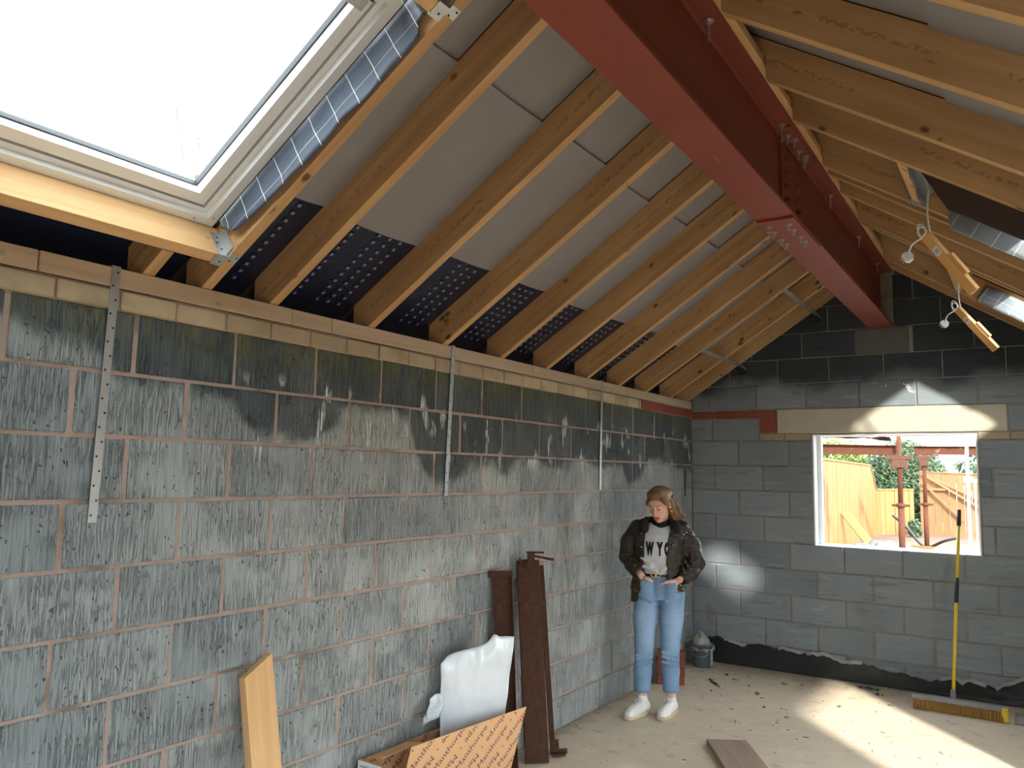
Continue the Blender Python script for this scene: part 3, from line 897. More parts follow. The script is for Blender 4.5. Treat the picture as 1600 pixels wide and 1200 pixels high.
# ------------------------------------------------------------------ steel ridge beam
BZ0, BZ1 = 2.962, 3.450
bmx = (BX0 + BX1) / 2
beam = empty('steel_beam', (bmx, L, BZ0))
tag(beam, 'red-primed steel I-beam running along the ridge', 'beam')
def bpart(name, mb, mat='steel_red', parent=None):
    mb.v = [(v[0] - bmx, v[1] - L, v[2] - BZ0) for v in mb.v]
    return mb.build(name, M[mat], parent or beam)
ft, wt = 0.018, 0.011
yE = L - 0.001
bf = bpart('bottom_flange', MB().cbox((BX0, Y0, BZ0), (BX1, yE, BZ0 + ft), 0.002))
tf = bpart('top_flange', MB().cbox((BX0, Y0, BZ1 - ft), (BX1, yE, BZ1), 0.002))
wbp = MB(); wbp.box((bmx - wt / 2, Y0, BZ0 + ft), (bmx + wt / 2, yE, BZ1 - ft))
r = 0.010
for sx in (-1, 1):
    for zc, sz in ((BZ0 + ft, 1), (BZ1 - ft, -1)):
        wbp.prism([(bmx + sx * wt / 2, zc), (bmx + sx * (wt / 2 + r), zc), (bmx + sx * wt / 2, zc + sz * r)], Y0, yE)
bpart('web', wbp)
cp = bpart('cover_plate', MB().cbox((BX0 + 0.004, 3.935, BZ0 - 0.014), (BX1 - 0.002, 4.52, BZ0 - 0.0005), 0.002))
bpart('web_plate', MB().cbox((bmx + wt / 2, 4.02, BZ0 + 0.07), (bmx + wt / 2 + 0.012, 4.42, BZ1 - 0.06), 0.002))
bpart('web_plate', MB().cbox((bmx - wt / 2 - 0.012, 4.02, BZ0 + 0.07), (bmx - wt / 2, 4.42, BZ1 - 0.06), 0.002))
bpart('top_cover_plate', MB().cbox((BX0 + 0.01, 3.94, BZ1 - ft - 0.012), (BX0 + 0.07, 4.5, BZ1 - ft), 0.002))
bpart('top_cover_plate', MB().cbox((BX1 - 0.07, 3.94, BZ1 - ft - 0.012), (BX1 - 0.008, 4.5, BZ1 - ft), 0.002))
hexm = None
def hexbolt(mb, c, d, r=0.013, h=0.010, shank=0.0, sr=0.006):
    c = Vector(c); d = Vector(d)
    mb.tube([c, c + d * 0.003], r * 1.5, 12); mb.tube([c + d * 0.003, c + d * (0.003 + h)], r, 6)
    if shank: mb.tube([c + d * (0.003 + h), c + d * (h + shank)], sr, 8)
for x in (1.625, 1.723):
    for yy in (4.028, 4.126, 4.274, 4.371):
        mb = MB(); hexbolt(mb, (x, yy, BZ0 - 0.014), (0, 0, -1), 0.0125, 0.013, 0.014, 0.008)
        bpart('bolt', mb, 'bolt')
for x, yy, sh in ((1.725, 2.842, 0.075), (1.722, 3.93, 0.075), (1.725, 4.04, 0.035), (1.740, 4.11, 0.035), (1.722, 4.28, 0.035), (1.740, 4.36, 0.035), (1.722, 4.41, 0.035), (1.720, 5.10, 0.075), (1.718, 6.10, 0.075), (1.718, 6.95, 0.075)):
    mb = MB(); hexbolt(mb, (x, yy, BZ1 - ft - (0.012 if 3.94 < yy < 4.5 else 0)), (0, 0, -1), 0.014, 0.010, sh, 0.006)
    bpart('bolt', mb, 'bolt')
for zz in (3.10, 3.17, 3.24, 3.31):
    for yy in (4.09, 4.33):
        mb = MB(); hexbolt(mb, (bmx + wt / 2 + 0.012, yy, zz), (1, 0, 0), 0.013, 0.010, 0.014, 0.008)
        bpart('bolt', mb, 'steel_red')
# timber plate bolted on the beam for the rafter feet
pl = MB().cbox((0, -0.125, -0.022), (L - Y0 - 0.004, 0.125, 0.022), 0.003)
o = pl.build('ridge_plate', M['newwood'], None, M=frame((1.678, Y0, 3.4735), (0, 1, 0), (0, 0, 1)))
tag(o, 'raw timber plate lying along the top of the red steel beam', 'timber')
# ------------------------------------------------------------------ metalwork on walls and rafters
def strap(y_top, z_top, y_bot, z_bot, w, label, mat='strap', x=0.0085, cat='strap'):
    ln = math.hypot(y_top - y_bot, z_top - z_bot)
    Mx = frame((x, (y_bot), z_bot), (1, 0, 0), (0, y_top - y_bot, z_top - z_bot))
    mb = MB().cbox((-0.0015, -w / 2, 0), (0.0015, w / 2, ln), 0.0006)
    if mat == 'strap' and ln > 0.5:      # folded over the top of the plate
        mb.cbox((-0.05, -w / 2, ln), (0.0015, w / 2, ln + 0.003), 0.0006)
    o = mb.build('restraint_strap', M[mat], None, M=Mx)
    return tag(o, label, cat, 'restraint straps')
strap(1.549, 2.3755, 1.529, 1.481, 0.032, 'long perforated galvanised strap hanging on the block wall, nearest the camera')
strap(3.525, 2.3755, 3.492, 1.542, 0.030, 'perforated galvanised strap at the middle of the left block wall')
strap(5.381, 2.3755, 5.361, 1.562, 0.030, 'perforated galvanised strap above the rusty steels, near the woman')
strap(7.120, 1.724, 7.104, 1.489, 0.020, 'short dark metal strap in the room corner beside the woman', 'gasket')

def slope_strap(x, y0, y1, label):
    """strap running across the rafter undersides to the gable"""
    a = Vector(RP('L', RX(x), y0, -0.0025)); b = Vector(RP('L', RX(x), y1, -0.0025))
    n = Vector((-ST, 0, CT))
    Mx = frame(a, n, b - a)
    mb = MB().cbox((-0.0015, -0.016, 0), (0.0015, 0.016, (b - a).length), 0.0006)
    mb.cbox((-0.05, -0.016, (b - a).length - 0.003), (0.0015, 0.016, (b - a).length), 0.0006)
    o = mb.build('restraint_strap', M['strap'], None, M=Mx)
    return tag(o, label, 'strap', 'restraint straps')
slope_strap(1.15, 6.215, 7.297, 'perforated strap across the last rafters, close to the steel beam')
slope_strap(0.49, 6.215, 7.297, 'perforated strap across the last rafters, close to the wall plate')
for x, lab in ((1.15, 'upper'), (0.49, 'lower')):
    mb = MB()
    p = Vector((x, 7.245, ZP + x * PITCHM - 0.060))
    mb.add([p + Vector(q) for q in ((-0.03, -0.03, 0.02), (0.03, -0.03, 0.03), (0.035, 0.03, 0.02), (-0.02, 0.04, 0.01), (-0.02, -0.02, -0.02), (0.05, -0.03, -0.015), (0.045, 0.03, -0.03), (-0.03, 0.03, -0.025))],
           [(0,1,2,3),(7,6,5,4),(0,4,5,1),(1,5,6,2),(2,6,7,3),(3,7,4,0)])
    o = mb.build('packing_scrap', M['dpm']); tag(o, 'black plastic packing scrap at the wall end of the %s rafter strap' % lab, 'plastic')

# joist hangers
def hanger(side, s, y_face, label, white=False):
    """U of sheet steel wrapping the trimmer end and lapping the rafter"""
    mb = MB()
    roof_box(mb, side, s - 0.052, s + 0.004, y_face - 0.05, y_face + 0.002, -0.0035, -0.0005)
    roof_box(mb, side, s + 0.0005, s + 0.0035, y_face - 0.042, y_face - 0.001, -0.003, 0.115)
    roof_box(mb, side, s - 0.0035 - RW, s - 0.0005 - RW, y_face - 0.042, y_face - 0.001, -0.003, 0.115)
    roof_box(mb, side, s + 0.003, s + 0.045, y_face - 0.0035, y_face - 0.0005, 0.01, 0.115)
    roof_box(mb, side, s - 0.02, s + 0.02, y_face, y_face + 0.045, -0.0036, -0.0006)
    o = mb.build('joist_hanger', M['galv']); tag(o, label, 'bracket', 'joist hangers')
    for ds, dy, oo in ((0.0036, -0.02, 0.03), (0.0036, -0.03, 0.06), (0.0036, -0.02, 0.09)):
        c = Vector(RP(side, s + ds, y_face + dy, oo)); d = (Vector(RP(side, 1, 0, 0)) - Vector(RP(side, 0, 0, 0))).normalized()
        MB().tube([c, c + d * 0.002], 0.004, 8).build('nail_head', M['gasket'], o)
    for ds, dy in ((-0.015, 0.015), (0.008, 0.033), (-0.03, -0.02)):
        c = Vector(RP(side, s + ds, y_face + dy, -0.0037)); d = (Vector(RP(side, 0, 0, 0)) - Vector(RP(side, 0, 0, 1))).normalized()
        MB().tube([c, c + d * 0.002], 0.004, 8).build('nail_head', M['gasket'], o)
    return o
hanger('L', RX(0.155), 1.8985, 'galvanised joist hanger at lower right corner of the white skylight')
hanger('L', RX(1.19), 1.8985, 'pale joist hanger at the top of the white skylight trimming')
hanger('R', RX(1.115), 4.4565, 'galvanised hanger at the trimmer end of the nearer right skylight')
hanger('R', RX(1.075), 6.6225, 'galvanised hanger at the trimmer end of the further right skylight')

# ------------------------------------------------------------------ hanging battens with mains leads
M['batten'] = mat_timber('plywood_batten', srgb(206, 156, 96), srgb(228, 184, 126), knots=0.0, grain=0.5)
M['heap'] = simple('grey_polythene', srgb(92, 94, 96), 0.5, 0, 0.4, 9.0, 0.7, 12.0)
M['cable'] = simple('white_cable', srgb(232, 232, 228), 0.4, 0, 0.02)
M['sticker'] = simple('white_sticker', srgb(210, 212, 212), 0.6, 0, 0.03)
M['ink'] = simple('dark_print', srgb(86, 88, 92), 0.7, 0, 0.05)
def smooth_path(pts, n=6):
    """Catmull-Rom through pts"""
    P = [Vector(p) for p in pts]; out = []
    for i in range(len(P) - 1):
        p0 = P[max(i - 1, 0)]; p1 = P[i]; p2 = P[i + 1]; p3 = P[min(i + 2, len(P) - 1)]
        for k in range(n):
            t = k / n
            out.append(0.5 * ((2 * p1) + (p2 - p0) * t + (2 * p0 - 5 * p1 + 4 * p2 - p3) * t * t + (3 * p1 - p0 - 3 * p2 + p3) * t ** 3))
    out.append(P[-1]); return out
def batten(top, bot, ceil_pt, label, yref):
    top = Vector(top); bot = Vector(bot); d = (bot - top); ln = d.length
    root = empty('hanging_batten', top)
    tag(root, label, 'batten', 'battens hanging from the right skylights')
    Mx = frame((0, 0, 0), d, (-0.75, -1.0, -0.45))
    bar = MB().cbox((0, -0.026, -0.013), (ln, 0.026, 0.013), 0.0015).build('bar', M['batten'], root, M=Mx)
    Y = Vector((Mx[0][1], Mx[1][1], Mx[2][1]))
    sgn = 1 if Y.x > 0 else -1     # side facing up-right in the picture
    blk = MB().cbox((0.42 * ln, sgn * 0.026 - (0 if sgn > 0 else 0.018), -0.013), (0.76 * ln, sgn * 0.026 + (0.018 if sgn > 0 else 0), 0.010), 0.0015)
    blk.build('side_block', M['batten'], root, M=Mx)
    st = MB().box((0.21 * ln, -0.016, 0.0132), (0.21 * ln + 0.045, 0.018, 0.0136)).build('label_sticker', M['sticker'], root, M=Mx)
    pr = MB()
    for k in range(4): pr.box((0.21 * ln + 0.012, -0.010 + k * 0.006, 0.0137), (0.21 * ln + 0.036, -0.007 + k * 0.006, 0.0139))
    pr.build('print', M['ink'], st)
    q = lambda x, z, dy=0.0: Vector((x, dy, z))
    e = Vector((0, 0, 0))
    path = [Vector(ceil_pt) - top, q(0.010, 0.13, 0.01), q(0.012, 0.06), q(0.018, 0.012), q(0.006, -0.006)]
    MB().tube(smooth_path(path), 0.0042, 8).build('cable', M['cable'], root, True)
    loop = [q(0.012, -0.004), q(0.004, 0.022), q(-0.010, 0.050), q(-0.026, 0.058), q(-0.036, 0.040), q(-0.028, 0.010), q(-0.014, -0.006, -0.012),
            q(0.000, 0.010, -0.014), q(-0.004, 0.032, -0.014), q(-0.022, 0.040, -0.014), q(-0.034, 0.022, -0.013), q(-0.028, 0.000, -0.012), q(-0.016, -0.014, -0.01)]
    MB().tube(smooth_path(loop), 0.0042, 8).build('cable_loop', M['cable'], root, True)
    lead = [q(-0.016, -0.014, -0.01), q(-0.040, -0.026, -0.012), q(-0.062, -0.044, -0.012), q(-0.074, -0.070, -0.01), q(-0.080, -0.092, -0.008)]
    MB().tube(smooth_path(lead), 0.0042, 8).build('lead', M['cable'], root, True)
    pm = frame(Vector((-0.084, -0.008, -0.100)), (-0.75, -0.35, -0.55), (0, -1, 0.2))
    pg = MB().prism([(-0.026, -0.014), (-0.026, 0.010), (-0.014, 0.026), (0.012, 0.028), (0.022, 0.012), (0.022, -0.016), (0.010, -0.026), (-0.014, -0.024)], -0.010, 0.010, 'z', pm)
    plug = pg.build('plug', M['cable'], root)
    for dy in (-0.012, 0.012, 0.0):
        MB().box((0.022, dy - 0.0025, -0.006 + (0.009 if dy == 0 else 0)), (0.036, dy + 0.0025, 0.0 + (0.009 if dy == 0 else 0)), pm).build('pin', M['bolt'], plug)
    return root
batten((2.318, 4.25, 2.862), (2.512, 4.25, 2.562), (2.335, 4.27, 3.10), 'plywood batten on white flex, the nearer of two under the right slope', 4.25)
batten((2.316, 6.28, 2.872), (2.535, 6.28, 2.570), (2.33, 6.30, 3.06), 'plywood batten on white flex, further one in front of gable wall', 6.28)

# ------------------------------------------------------------------ rusty steels leaning on the left wall
VR = Vector((0.84, 0.545, 0)).normalized()          # across the steels
VN = Vector((0.545, -0.84, 0)).normalized()
def leaning(name, top, bot, label, parts, cat='steel'):
    top = Vector(top); bot = Vector(bot); root = empty(name, bot); tag(root, label, cat, 'rusty steels leaning on the block wall')
    d = top - bot; ln = d.length
    zc = d.normalized(); yc = zc.cross(VR).normalized(); xc = yc.cross(zc)   # local X across, Z up the length, Y into the picture
    Mx = Matrix.Identity(4)
    for i in range(3): Mx[i][0] = xc[i]; Mx[i][1] = yc[i]; Mx[i][2] = zc[i]
    for nm, boxes in parts.items():
        mb = MB()
        for lo, hi in boxes: mb.cbox(tuple(a if a < 90 else ln for a in lo), tuple(a if a < 90 else (ln + a - 100 if a != 99 else ln) for a in hi), 0.002)
        mb.build(nm, M['rust'], root, M=Mx)
    return root
leaning('steel_channel', (0.055, 3.995, 1.100), (0.145, 3.960, 0.008), 'narrow rusty steel channel, leftmost of the leaning steels',
        {'web': [((-0.055, -0.003, 0), (0.055, 0.003, 99))], 'flange': [((-0.058, -0.028, 0), (-0.052, 0.0, 99)), ((0.052, -0.028, 0), (0.058, 0.0, 99))],
         'head_plate': [((-0.085, -0.034, 1.06), (0.062, -0.026, 1.098))]})
leaning('steel_channel', (0.110, 4.190, 1.150), (0.225, 4.145, 0.006), 'wide rusty steel plank standing behind the white plastic package',
        {'web': [((-0.066, -0.004, 0), (0.066, 0.004, 99))], 'flange': [((-0.070, 0.0, 0), (-0.062, 0.035, 99)), ((0.062, 0.0, 0), (0.070, 0.035, 99))],
         'head_plate': [((-0.030, -0.012, 1.10), (0.010, -0.004, 1.156)), ((-0.055, -0.010, 1.125), (-0.040, 0.02, 1.162))]})
leaning('steel_angle', (0.118, 4.312, 1.105), (0.210, 4.330, 0.006), 'thin rusty steel angle with end brackets, rightmost of the leaning steels',
        {'leg': [((-0.004, -0.020, 0), (0.004, 0.050, 99)), ((-0.004, 0.044, 0), (0.030, 0.050, 99))],
         'foot_bracket': [((0.004, -0.020, 0.0), (0.050, -0.010, 0.085)), ((0.050, -0.02, 0.0), (0.098, -0.010, 0.030)), ((0.004, -0.060, 0.0), (0.085, -0.020, 0.012))]})
leaning('steel_plate', (0.060, 4.330, 1.05), (0.130, 4.345, 0.006), 'dark rusty steel plate in shadow between the other leaning steels',
        {'plate': [((-0.060, -0.003, 0), (0.030, 0.003, 99))]})
hb = empty('steel_bracket', (0.138, 4.205, 1.1720)); tag(hb, 'rusty forked steel bracket sitting on top of the leaning steels', 'bracket')
Mh = frame((0, 0, 0), VR, (0, 0, 1))
MB().cbox((-0.035, -0.034, -0.055), (0.010, -0.022, 0.030), 0.002, Mh).build('block', M['rust'], hb)
MB().cbox((-0.040, -0.035, 0.022), (0.065, 0.010, 0.030), 0.002, Mh).build('prong', M['rust'], hb)
MB().tube([(0.0, -0.02, 0.006), (0.125, -0.05, -0.012)], 0.008, 6, True, Mh).build('prong', M['rust'], hb)

# ------------------------------------------------------------------ printed cardboard box
M['card'] = simple('cardboard', srgb(206, 164, 120), 0.85, 0, 0.06, 6.0, 0.15, 30.0)
M['card_in'] = simple('cardboard_inside', srgb(182, 142, 102), 0.9, 0, 0.06)
M['card_ink'] = simple('purple_print', srgb(84, 58, 88), 0.8, 0, 0.05)
M['label_white'] = simple('white_card', srgb(220, 224, 226), 0.7, 0, 0.03)
def text_mesh(txt, size, bold=0.0, extr=0.0):
    cu = bpy.data.curves.new('t', 'FONT'); cu.body = txt; cu.size = size; cu.offset = bold; cu.extrude = extr
    cu.resolution_u = 3
    ob = bpy.data.objects.new('t', cu); COL.objects.link(ob)
    dg = bpy.context.evaluated_depsgraph_get()
    me = ob.evaluated_get(dg).to_mesh()
    vs = [tuple(v.co) for v in me.vertices]; fs = [tuple(p.vertices) for p in me.polygons]
    ob.evaluated_get(dg).to_mesh_clear()
    bpy.data.objects.remove(ob); bpy.data.curves.remove(cu)
    return vs, fs
def clip_bm(bm, lo, hi):
    for co, no in (((lo[0], 0, 0), (-1, 0, 0)), ((hi[0], 0, 0), (1, 0, 0)), ((0, lo[1], 0), (0, -1, 0)), ((0, hi[1], 0), (0, 1, 0))):
        bmesh.ops.bisect_plane(bm, geom=bm.verts[:] + bm.edges[:] + bm.faces[:], plane_co=co, plane_no=no, clear_outer=True)
def print_panel(w, h, size, ang, row, gap, mat, shift=0.0):
    """mesh of the repeated diagonal print, clipped to a w x h panel (local XY)"""
    vs, fs = text_mesh('Manthorpe', size)
    wid = max(v[0] for v in vs)
    bm = bmesh.new()
    dot = [(math.cos(a) * size * 0.09, math.sin(a) * size * 0.09, 0) for a in np.linspace(0, 2 * math.pi, 9)[:-1]]
    R = Matrix.Rotation(ang, 4, 'Z')
    def put(pv, pf, T):
        bv = [bm.verts.new(T @ Vector(p)) for p in pv]
        for f in pf:
            try: bm.faces.new([bv[i] for i in f])
            except ValueError: pass
    diag = math.hypot(w, h)
    n = int(diag / row) + 3
    for r in range(-n, n):
        flip = r % 2
        c0 = (r * 0.37 % 1.0) * (wid + gap)
        for k in range(-4, 6):
            ox = k * (wid + gap) + c0 + shift; oy = r * row
            T = R @ Matrix.Translation((ox, oy, 0))
            if flip: T = T @ Matrix.Translation((wid, size * 0.5, 0)) @ Matrix.Rotation(math.pi, 4, 'Z')
            c = R @ Vector((ox + wid / 2, oy, 0))
            if c.x < -0.4 or c.x > w + 0.4 or c.y < -0.4 or c.y > h + 0.4: continue
            put(vs, fs, T)
            put(dot, [tuple(range(8))], R @ Matrix.Translation((ox + wid + gap / 2, oy + size * 0.25, 0)))
    clip_bm(bm, (0.004, 0.004), (w - 0.004, h - 0.004))
    me = bpy.data.meshes.new('printed_lettering'); bm.to_mesh(me); bm.free()
    me.materials.append(mat)
    return me
box = empty('cardboard_box', (0.18, 3.40, 0.0)); tag(box, 'open cardboard box printed with diagonal purple lettering, beside the wall', 'box')
def card_panel(name, o, u, v, w, h, mat='card', pr=None, ang=0.9, size=0.056, side=1):
    """panel from corner o along u (width) and v (height)"""
    u = Vector(u).normalized(); v = Vector(v).normalized(); n = u.cross(v).normalized()
    Mx = Matrix.Identity(4)
    for i in range(3):
        Mx[i][0] = u[i]; Mx[i][1] = v[i]; Mx[i][2] = n[i]; Mx[i][3] = o[i] - box.location[i]
    p = MB().cbox((0, 0, -0.002), (w, h, 0.002), 0.001).build(name, M[mat], box, M=Mx)
    if pr:
        me = print_panel(w, h, size, ang, size * 1.45, size * 1.3, M[pr])
        po = inst(me, 'printed_lettering', p, Matrix.Translation((0, 0, 0.0026 * side))); po['kind'] = 'stuff'
    return p
# front panel leaning outward, parallel to the wall
fa = Vector((0.150, 2.960, 0.010)); fb = Vector((0.235, 3.815, 0.010))
fu = fb - fa
fvv = Vector((0.115, -0.012, 0.40))
card_panel('front_panel', fa, fu, fvv, fu.length, 0.43, 'card', 'card_ink', 0.86)
card_panel('back_panel', (0.035, 2.865, 0.01), (0.0, 1, 0), (0, 0, 1), 0.95, 0.33, 'card', 'card_ink', 0.7, side=1)
card_panel('end_panel', (0.035, 2.865, 0.01), (1, 0, 0), (0, 0, 1), 0.165, 0.34, 'card_in')
card_panel('end_panel', (0.035, 3.815, 0.01), (1, 0, 0), (0, 0, 1), 0.2, 0.33, 'card_in')
base = MB().cbox((0.035 - 0.18, 2.865 - 3.4, 0.002), (0.15 - 0.18, 3.81 - 3.4, 0.008), 0.001).build('base_panel', M['card_in'], box)
card_panel('top_flap', (0.04, 2.90, 0.345), (0.08, 1, 0), (0.9, 0.0, 0.15), 0.28, 0.10, 'card', 'card_ink', 0.5, 0.04)
lp = card_panel('label_panel', (0.030, 2.858, 0.22), (1, -0.05, 0), (0, 0, 1), 0.15, 0.125, 'label_white')
vs_, fs_ = text_mesh('Loose Purge Labels', 0.016, 0.0003)
tl = MB().add(vs_, fs_).build('printed_lettering', M['ink'], lp); tl.location = (0.012, 0.100, 0.0026); tl['kind'] = 'stuff'
vs_, fs_ = text_mesh('Box', 0.016, 0.0003)
tl = MB().add(vs_, fs_).build('printed_lettering', M['ink'], lp); tl.location = (0.05, 0.078, 0.0026)

# ------------------------------------------------------------------ white polythene package standing in the box
def mat_poly():
    t = NT('white_polythene'); O = t.obj()
    n = t.noise(O, 7.0, 3.0, 0.5, 0.6)
    return t.bsdf(t.mix(n, srgb(196, 208, 216), srgb(230, 238, 242)), 0.22, 0, t.bump(t.noise(t.mapv(O, (1, 1, 0.6)), 6.0, 2.0, 0.4, 0.8), 0.30, 0.03), 0.6)
M['poly'] = mat_poly()
pk = empty('plastic_package', (0.16, 3.70, 0.012)); tag(pk, 'white polythene wrapped flat package standing in the printed cardboard box', 'package')
pa = Vector((0.098, 3.395, 0)); pb = Vector((0.175, 3.79, 0)); pu = (pb - pa).normalized(); pn = Vector((pu.y, -pu.x, 0))
pw = 0.41
def pack_outline(u):      # height of the wrapped package along its width
    return 0.690 + 0.085 * min(u / 0.72, 1.0) + 0.008 * math.sin(u * 9.0) + 0.020 * math.exp(-((u - 0.72) / 0.05) ** 2) - 0.02 * max(0, 0.08 - u) / 0.08 - 0.012 * max(0, u - 0.75)
def pack_pt(u, v, side):
    z = v * pack_outline(u)
    wv = mnoise.noise(Vector((u * 5, v * 6, 3.1))) * 0.007 + mnoise.noise(Vector((u * 13 + v * 4, v * 12, 7.7))) * 0.003
    crease = 0.012 * math.exp(-((u - 0.45 - 0.25 * (v - 0.8)) / 0.05) ** 2) * max(0, v - 0.45)
    t = 0.030 * (1 - (2 * u - 1) ** 6) * (1 - max(0, v - 0.9) / 0.1 * 0.8)
    edge = 1.0 - 0.04 * (v - 0.5) * (1 if u > 0.5 else 0)
    p = pa + pu * (pw * u * edge) + pn * (side * t + wv + (crease if side > 0 else 0)) + Vector((0, 0, z))
    lean = 0.12 * v * u - 0.02 * v * (1 - u)
    return p + pn * lean - Vector(pk.location) * 1.0 + Vector((0, 0, pk.location[2]))
mb = MB()
nu, nv = 36, 44
mb.grid(lambda u, v: pack_pt(u, v, 1), nu, nv)
o2 = MB().grid(lambda u, v: pack_pt(u, v, -1), nu, nv); o2.f = [f[::-1] for f in o2.f]
mb.add(o2.v, o2.f)
def stitch(idx_a, idx_b):
    off = (nu + 1) * (nv + 1)
    for i in range(len(idx_a) - 1):
        mb.f.append((idx_a[i], idx_a[i + 1], idx_a[i + 1] + off, idx_a[i] + off))
row = lambda j: [j * (nu + 1) + i for i in range(nu + 1)]
colm = lambda i: [j * (nu + 1) + i for j in range(nv + 1)]
stitch(row(nv), None); stitch(colm(nu)[::-1], None); stitch(colm(0), None); stitch(row(0)[::-1], None)
mb.build('wrapping', M['poly'], pk, True)
tail = MB().grid(lambda u, v: (lambda p: (p.x, p.y, p.z))(pack_pt(0.0, 0.62 + 0.16 * v, 1) + pu * (-0.10 * u) + pn * (0.02 * math.sin(u * 5 + v * 3) + 0.015 * mnoise.noise(Vector((u * 4, v * 5, 1)))) + Vector((0, 0, -0.05 * u * u + 0.03 * u * math.sin(v * 6)))), 12, 10)
o = tail.build('loose_corner', M['poly'], pk, True); thick(o, 0.0015)

# ------------------------------------------------------------------ boards
bd = MB().prism([(0, -0.07), (0.945, -0.07), (0.875, 0.07), (0, 0.07)], -0.018, 0.018, 'z')
Mx = frame((0.262, 2.200, 0.004), (-0.19, 0.0, 0.91), (0.91, 0, 0.19))
o = bd.build('timber_board', M['newwood'], None, M=Mx); tag(o, 'short timber board with angled top leaning on left block wall', 'board')
Mx = frame((1.015, 5.140, 0.0165), (0.50, -0.82, 0.0), (0, 0, 1))
fb_ = MB().cbox((0, -0.125, -0.016), (1.05, 0.125, 0.016), 0.003)
o = fb_.build('floor_board', M['board'], None, M=Mx); tag(o, 'weathered plank lying flat on the concrete floor', 'board')

# ------------------------------------------------------------------ broom
br = empty('broom', (2.18, 6.80, 0.0)); tag(br, 'wide broom with yellow and black handle leaning on the gable wall', 'broom')
M['yellow'] = simple('yellow_handle', srgb(222, 190, 44), 0.4, 0, 0.04)
M['blackgrip'] = simple('black_grip', srgb(36, 36, 38), 0.6, 0, 0.1)
M['bristle'] = mat_timber('coir_bristle', srgb(122, 88, 40), srgb(170, 130, 70), knots=0)
M['dusty'] = simple('dusty_broom_head', srgb(136, 134, 134), 0.9, 0, 0.35, 16.0, 0.5, 40.0)
b0 = Vector((2.150, 6.840, 0.125)); b1 = Vector((2.208, 7.284, 1.450))
off = Vector(br.location); T = lambda t: b0 + (b1 - b0) * t - off
MB().tube([T(0.0), T(0.475)], 0.0125, 12).build('handle', M['yellow'], br, True)
MB().tube([T(0.475), T(0.61)], 0.0145, 12).build('grip', M['blackgrip'], br, True)
MB().tube([T(0.61), T(0.905)], 0.0125, 12).build('handle', M['yellow'], br, True)
MB().tube([T(0.905), T(0.995), T(1.0)], [0.0155, 0.0145, 0.010], 12).build('grip', M['blackgrip'], br, True)
def head_pt(u, v):     # dusty wooden stock, slightly domed
    x = -0.295 + 0.60 * u; a = v * 2 * math.pi
    n = mnoise.noise(Vector((u * 16, math.cos(a) * 2, math.sin(a) * 2)))
    return (x, 0.033 * math.cos(a) + 0.004 * n - 0.006 - 0.012 * u, 0.078 + 0.026 * math.sin(a) * (1 if math.sin(a) > 0 else 0.5) + 0.006 * n)
hd = MB().grid(head_pt, 40, 14)
hd.add([(-0.295, 0, 0.078), (0.305, 0, 0.078)], [])
hd.build('stock', M['dusty'], br, True)
rnd = random.Random(5)
bt = MB()
for i in range(60):
    for j in range(4):
        x = -0.290 + 0.59 * (i + 0.5) / 60 + rnd.uniform(-.002, .002); yv = -0.030 - 0.012 * i / 60 + 0.02 * j
        bt.tube([(x, yv, 0.070), (x + rnd.uniform(-.005, .005), yv + rnd.uniform(-.008, .008) + (j - 1.5) * 0.004, 0.002)], [0.0055, 0.0065], 5)
bo = bt.build('bristles', M['bristle'], br); bo['kind'] = 'stuff'
MB().cbox((0.268, -0.05, 0.004), (0.312, 0.022, 0.098), 0.006).build('end_cap', M['yellow'], br)
sk = Vector((b0 - off))
MB().tube([sk + Vector((-0.004, -0.02, -0.055)), sk + Vector((0, 0.006, 0.03))], 0.018, 12).build('socket', M['dusty'], br, True)
MB().tube([sk + Vector((0.0, -0.028, -0.04)), sk + Vector((-0.002, -0.058, -0.055))], [0.016, 0.014], 10).build('clamp_knob', M['lintel'], br, True)

# ------------------------------------------------------------------ bucket in the corner
bk = empty('bucket', (0.180, 7.050, 0.0)); tag(bk, 'dark grey bucket with crumpled clear plastic in the room corner', 'bucket')
M['bucket'] = simple('grey_plastic', srgb(84, 92, 98), 0.5, 0, 0.15)
M['clear'] = simple('crumpled_polythene', srgb(150, 148, 142), 0.35, 0, 0.3, 9.0, 0.7, 26.0)
MB().lathe([(0.0, 0.004), (0.078, 0.004), (0.082, 0.012), (0.098, 0.185), (0.104, 0.187), (0.104, 0.20), (0.094, 0.20), (0.090, 0.18), (0.078, 0.02), (0.0, 0.02)], 26).build('pail', M['bucket'], bk, True)
def crum(u, v):
    a = u * 2 * math.pi; t = v
    r = 0.108 * (1 - t) ** 0.7 + 0.02 * mnoise.noise(Vector((math.cos(a) * 2, math.sin(a) * 2, t * 4)))
    z = 0.150 + 0.14 * t + 0.03 * mnoise.noise(Vector((math.cos(a) * 3, math.sin(a) * 3, t * 3 + 5)))
    return (r * math.cos(a) - 0.02 * t, r * math.sin(a), z)
o = MB().grid(crum, 36, 12).build('plastic_liner', M['clear'], bk, True)
arc = [(0.104 * math.cos(a), -0.104 * math.sin(a) * 0.55 - 0.03, 0.185 - 0.09 * math.sin(a)) for a in np.linspace(0, math.pi, 14)]
MB().tube(arc, 0.003, 6).build('handle', M['galv'], bk, True)
MB().cbox((0.092, -0.065, 0.03), (0.108, -0.030, 0.165), 0.003).build('strap_tab', M['galv'], bk)

